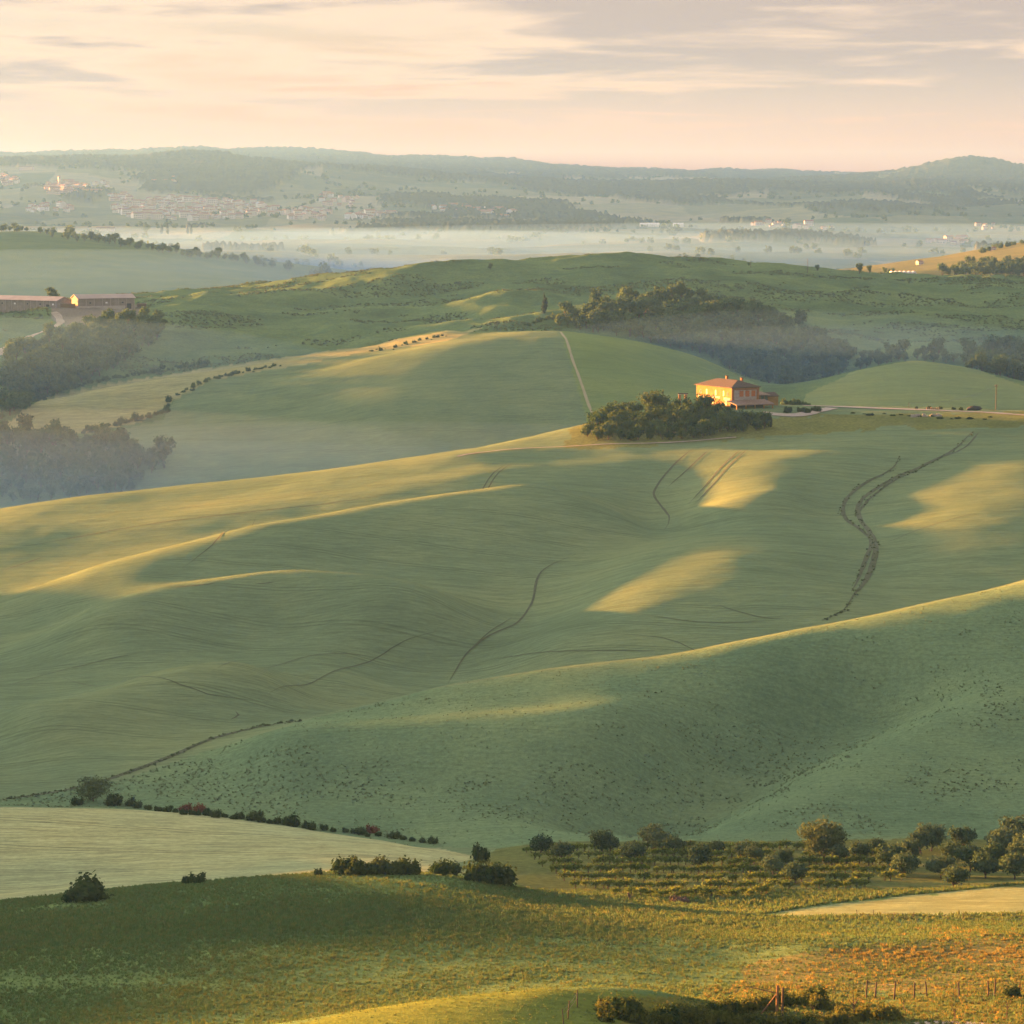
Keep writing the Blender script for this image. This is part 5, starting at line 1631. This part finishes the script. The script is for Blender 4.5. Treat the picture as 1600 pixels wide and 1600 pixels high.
part('brace', MB().tube([(-1.5, 0.1, 0.3), (-0.1, 0.05, 2.2)], [0.07, 0.06], 6), MATS['orange_wood'], e)
part('rail', MB().tube([(-2.4, 1.2, 2.6), (0.0, 0.16, 2.3)], [0.05, 0.05], 6), MATS['post_wood'], e)

SAP = []
for k in range(3):
    r = np.random.default_rng(210 + k)
    tb = MB().tube([(0, 0, -0.2), (0.05, 0, 0.8), (0, 0.03, 1.5)], [0.06, 0.05, 0.03], 6)
    lob = []
    for j in range(4):
        a = 6.28 * j / 4 + r.random()
        q = (math.cos(a) * 0.45, math.sin(a) * 0.45, 1.5 + 0.5 * r.random())
        tb.tube([(0.02, 0, 0.9 + 0.1 * j), ((q[0]) * 0.5, q[1] * 0.5, 1.35), q], [0.03, 0.025, 0.012], 5)
        lob.append((*q, 0.28, 0.28, 0.3))
    V, F = leaf_cloud(lob, 110, 0.07, r, 0.0)
    SAP.append((mesh_from('sapling_trunk', tb.v, tb.f, [MATS['bark']], False), mesh_from('sapling_crown', V, F, [MATS['scrub_leaf']], False)))
for k, (u, v, s, lab) in enumerate(((1492, 1598, 1.0, 'young vine-like sapling on the bright grass, bottom right'), (1333, 1596, 1.5, 'tall thin sapling in the scrub right of the broken gate'), (1412, 1580, 0.8, 'small sapling below the wire fence, left of the bright one'), (1573, 1594, 1.1, 'yellowing sapling nearest the bottom right corner'), (1270, 1592, 0.9, 'stunted sapling just right of the broken gate'))):
    put_tree(SAP[k % 3], hit(u, v, 240, 290), s, lab, None, 'sapling')
sc_list = along_px([(925, 1580), (990, 1588), (1060, 1590), (1130, 1585), (1190, 1580), (1270, 1572), (1330, 1590), (1400, 1592)], 15, 6.0, 21) + along_px([(950, 1598), (1080, 1602), (1250, 1600), (1340, 1604)], 17, 5.0, 22)
for k, (u, v) in enumerate(sc_list):
    put('shrub', SCRUB[k % 4], hit(u, v, 235, 292), 0.55 + 0.55 * random.random(), 'scrubby bush on the rough bank at the bottom right', 'shrub', 'scrub on the near bank', 0.1)
for u, v, s, me, lab in ((975, 1590, 1.3, HEDGE, 'dark rounded bush beside the leaning stakes at the bottom edge'), (1040, 1600, 1.2, HEDGE, 'dark rounded bush on the bottom edge left of the gate'), (1275, 1570, 1.15, HEDGE, 'dark green leafy clump below the golden grass'), (1582, 1558, 0.8, HEDGE, 'dark tuft under the fence at the right edge')):
    put('shrub', me[0], hit(u, v, 235, 300), s * 0.7, lab, 'shrub', None, 0.1)
ribbon('sandy_path', [(1400, 1606), (1450, 1598), (1520, 1600), (1600, 1606)], 2.2, 'dirt_road', 225, 275, 0.06, 0.6)

# ------------------------------------------------------------------ uncountable growth: crops, grass, far woods


def tuft(name, seed, n, h, w, mat, lean=0.5):
    r = np.random.default_rng(seed)
    V, F = [], []
    for k in range(n):
        a = r.random() * 6.28
        b = np.array([math.cos(a), math.sin(a), 0]) * w * r.random() ** 0.5
        d = np.array([math.cos(a), math.sin(a), 0]) * lean * h * r.random()
        side = np.array([-math.sin(a), math.cos(a), 0]) * (0.05 + 0.05 * r.random()) * h * 1.6
        hh = h * (0.6 + 0.6 * r.random())
        i = len(V)
        V += [b - side, b + side, b + d * 0.4 + side * 0.9 + (0, 0, hh * 0.6), b + d + (0, 0, hh), b + d * 0.4 - side * 0.9 + (0, 0, hh * 0.6)]
        F += [(i, i + 1, i + 2, i + 3, i + 4)]
    me = mesh_from(name, np.array(V), F, [MATS[mat]], False)
    return bpy.data.objects.new(name, me)


def blob(name, seed, w, h, mat, n=26):
    r = np.random.default_rng(seed)
    V, F = leaf_cloud([(0, 0, h * 0.45, w * 0.42, w * 0.42, h * 0.45)], n, w * 0.22, r, 0.8)
    return bpy.data.objects.new(name, mesh_from(name, V, F, [MATS[mat]], False))


def spread(name, proto, P, S, label, cat):
    """one object: a point for each plant, the plant set on it"""
    me = bpy.data.meshes.new(name)
    me.vertices.add(len(P)); me.vertices.foreach_set('co', np.asarray(P, np.float32).ravel())
    a = me.attributes.new('size', 'FLOAT', 'POINT'); a.data.foreach_set('value', np.asarray(S, np.float32))
    b = me.attributes.new('turn', 'FLOAT_VECTOR', 'POINT')
    rot = np.zeros((len(P), 3), np.float32); rot[:, 2] = rng.random(len(P)) * 6.28
    b.data.foreach_set('vector', rot.ravel())
    me.update()
    o = link(name, me)
    ng = bpy.data.node_groups.new(name, 'GeometryNodeTree')
    ng.interface.new_socket('Geometry', in_out='INPUT', socket_type='NodeSocketGeometry')
    ng.interface.new_socket('Geometry', in_out='OUTPUT', socket_type='NodeSocketGeometry')
    i, q = ng.nodes.new('NodeGroupInput'), ng.nodes.new('NodeGroupOutput')
    ip = ng.nodes.new('GeometryNodeInstanceOnPoints')
    oi = ng.nodes.new('GeometryNodeObjectInfo'); oi.inputs['Object'].default_value = proto
    oi.inputs['As Instance'].default_value = True
    na = ng.nodes.new('GeometryNodeInputNamedAttribute'); na.data_type = 'FLOAT'; na.inputs['Name'].default_value = 'size'
    nb = ng.nodes.new('GeometryNodeInputNamedAttribute'); nb.data_type = 'FLOAT_VECTOR'; nb.inputs['Name'].default_value = 'turn'
    er = ng.nodes.new('FunctionNodeEulerToRotation')
    lk = ng.links.new
    lk(i.outputs[0], ip.inputs['Points']); lk(oi.outputs['Geometry'], ip.inputs['Instance'])
    lk(na.outputs['Attribute'], ip.inputs['Scale']); lk(nb.outputs['Attribute'], er.inputs[0]); lk(er.outputs[0], ip.inputs['Rotation'])
    lk(ip.outputs[0], q.inputs[0])
    md = o.modifiers.new('plants', 'NODES'); md.node_group = ng
    return tag(o, label, cat, kind='stuff')


def fan_points(n, d0, d1, seed, xr=0.2):
    r = np.random.default_rng(seed)
    y = np.sqrt(d0 * d0 + (d1 * d1 - d0 * d0) * r.random(n))
    x = (r.random(n) * 2 - 1) * xr * y
    z = height(x, y)
    u, v = project(x, y, z)
    return r, x, y, z, u, v


# foreground grass and weeds
r, x, y, z, u, v = fan_points(230000, 225, 412, 301)
bar = in_poly(u, v, FIELDS[4][0]) & (y > 360) | in_poly(u, v, FIELDS[5][0]) & (y > 402)
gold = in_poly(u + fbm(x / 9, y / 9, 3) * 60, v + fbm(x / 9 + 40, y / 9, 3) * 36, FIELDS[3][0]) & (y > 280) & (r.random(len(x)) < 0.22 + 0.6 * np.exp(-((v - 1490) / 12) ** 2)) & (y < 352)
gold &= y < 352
dens = 0.35 + 1.3 * (fbm(x / 14, y / 14, 3) + 0.25)
band = np.exp(-((v - (1430 + 0.03 * (800 - u).clip(-900, 900))) / 34) ** 2)
keep = (r.random(len(x)) < (dens + 0.5 * band).clip(0.25, 1)) & ~bar
S = (0.3 + 0.6 * r.random(len(x)) ** 2) * (0.75 + 0.55 * band)
P = np.c_[x, y, z - 0.03]
g1 = keep & ~gold
mound = (y < 268) & (u < 1060)
g1 &= ~(mound & (r.random(len(x)) < 0.55))
S = np.where(mound, S * 0.55, S)
m1 = g1 & (r.random(len(x)) < 0.8)
m2 = g1 & ~m1
spread('meadow_grass', tuft('grass_tuft', 1, 9, 0.5, 0.36, 'grass_leaf'), P[m1], S[m1], 'rough green grass and weeds over the foreground field', 'grass')
spread('meadow_grass', tuft('weed_tuft', 2, 8, 0.7, 0.3, 'weed_leaf'), P[m2], S[m2], 'olive and rusty weeds mixed through the foreground grass', 'grass')
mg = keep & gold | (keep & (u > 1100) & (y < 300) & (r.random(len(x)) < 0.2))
spread('dry_grass', tuft('dry_tuft', 3, 10, 0.6, 0.36, 'gold_leaf'), P[mg], S[mg], 'dry grass with sunlit gold put into its colour on the rise at bottom right', 'grass')

# bean crop on the middle slope, thick in the hollows
r, x, y, z, u, v = fan_points(190000, 492, 700, 302)
onb = in_poly(u, v, FIELDS[7][0])
dark = fbm(x / 26 + 4, y / 22, 4) + 0.9 * np.exp(-((v - 1235) / 55) ** 2) * (u < 1100) + 0.8 * np.exp(-(((u - 1180) / 190) ** 2 + ((v - 1175) / 60) ** 2)) + 0.7 * np.exp(-(((u - 1560) / 150) ** 2 + ((v - 1170) / 80) ** 2))
dark = dark + 1.3 * fbm(x / 7 + 60, y / 7, 3)
kp = onb & (r.random(len(x)) < 0.02 + (0.2 * (dark - 0.2)).clip(0, 0.12))
S = (0.55 + 0.5 * r.random(len(x))) * np.where(dark > 0.6, 1.25, 0.85)
P = np.c_[x, y, z - 0.05]
md_ = onb & (r.random(len(x)) < (0.03 * (dark - 0.35)).clip(0.002, 0.02))
spread('bean_crop', blob('bean_plant', 4, 0.5, 0.26, 'bean_leaf', 14), P[kp & ~md_], S[kp & ~md_], 'grey-green bean crop covering the middle slope', 'crop')
spread('bean_crop', blob('bean_plant_tall', 5, 1.2, 0.6, 'bean_dark', 16), P[md_], S[md_] * 0.42, 'darker taller growth in the hollows of the bean slope', 'crop')

# tufts along the wet gully on the smooth hill
GP, GS = [], []
for px, w in (TR[4], TR[5], TR[6], TR[17]):
    for (u, v) in along_px(px, 2.0, 1.8, 31):
        p = hit(u, v, 540, 1040); GP.append(p); GS.append(0.18 + 0.42 * random.random() ** 2)
spread('gully_weeds', blob('gully_weed', 6, 1.5, 0.8, 'bean_dark', 16), np.array(GP), np.array(GS), 'dark weeds lining the winding wheel ruts and ditch', 'weeds')

# rough pasture of the second ridge
r, x, y, z, u, v = fan_points(60000, 1560, 2010, 303)
c_, t_ = land_colour(x, y, z)
rough = fbm(x / 60, y / 26, 4) > 0.10
kp = rough & (np.abs(c_[:, 0] - 0.112) < 0.008)
spread('ridge_scrub', blob('ridge_bush', 7, 1.7, 0.7, 'bean_dark', 14), np.c_[x, y, z - 0.15][kp], (0.4 + 0.7 * r.random(len(x)))[kp], 'low scrub speckling the rough pasture of the second ridge', 'scrub')

# woods and hedges of the far valley and hills
r, x, y, z, u, v = fan_points(80000, 3300, 13400, 304)
c_, t_ = land_colour(x, y, z)
wd = (c_[:, 0] < 0.055)
jx = x + 160 * fbm(x / 700, y / 900, 2)
jy = y + 300 * fbm(x / 600 + 7, y / 900 + 3, 2)
hedge = ((np.abs((jx / 260) % 1 - 0.02) < 0.022) | (np.abs((jy / 420) % 1 - 0.02) < 0.016)) & (fbm(x / 300 + 50, y / 300, 2) > -0.05)
sp_ = fbm(x / 900 + 3, y / 1200 + 8, 3) > 0.25
kp = (wd & (r.random(len(x)) < 0.5)) | hedge | (sp_ & (r.random(len(x)) < 0.04))
spread('far_woods', blob('far_tree', 8, 12.0, 10.0, 'wood_leaf', 24), np.c_[x, y, z - 0.5][kp], (0.6 + 0.6 * r.random(len(x)))[kp], 'distant woods and hedges over the far valley and hills', 'woods')

for nm, (P, S) in MASS.items():
    proto = bpy.data.objects.new('wood_tree', bpy.data.meshes[nm])
    spread('woodland', proto, np.array(P), np.array(S), 'massed trees filling the hollow and hillside woods', 'woods')
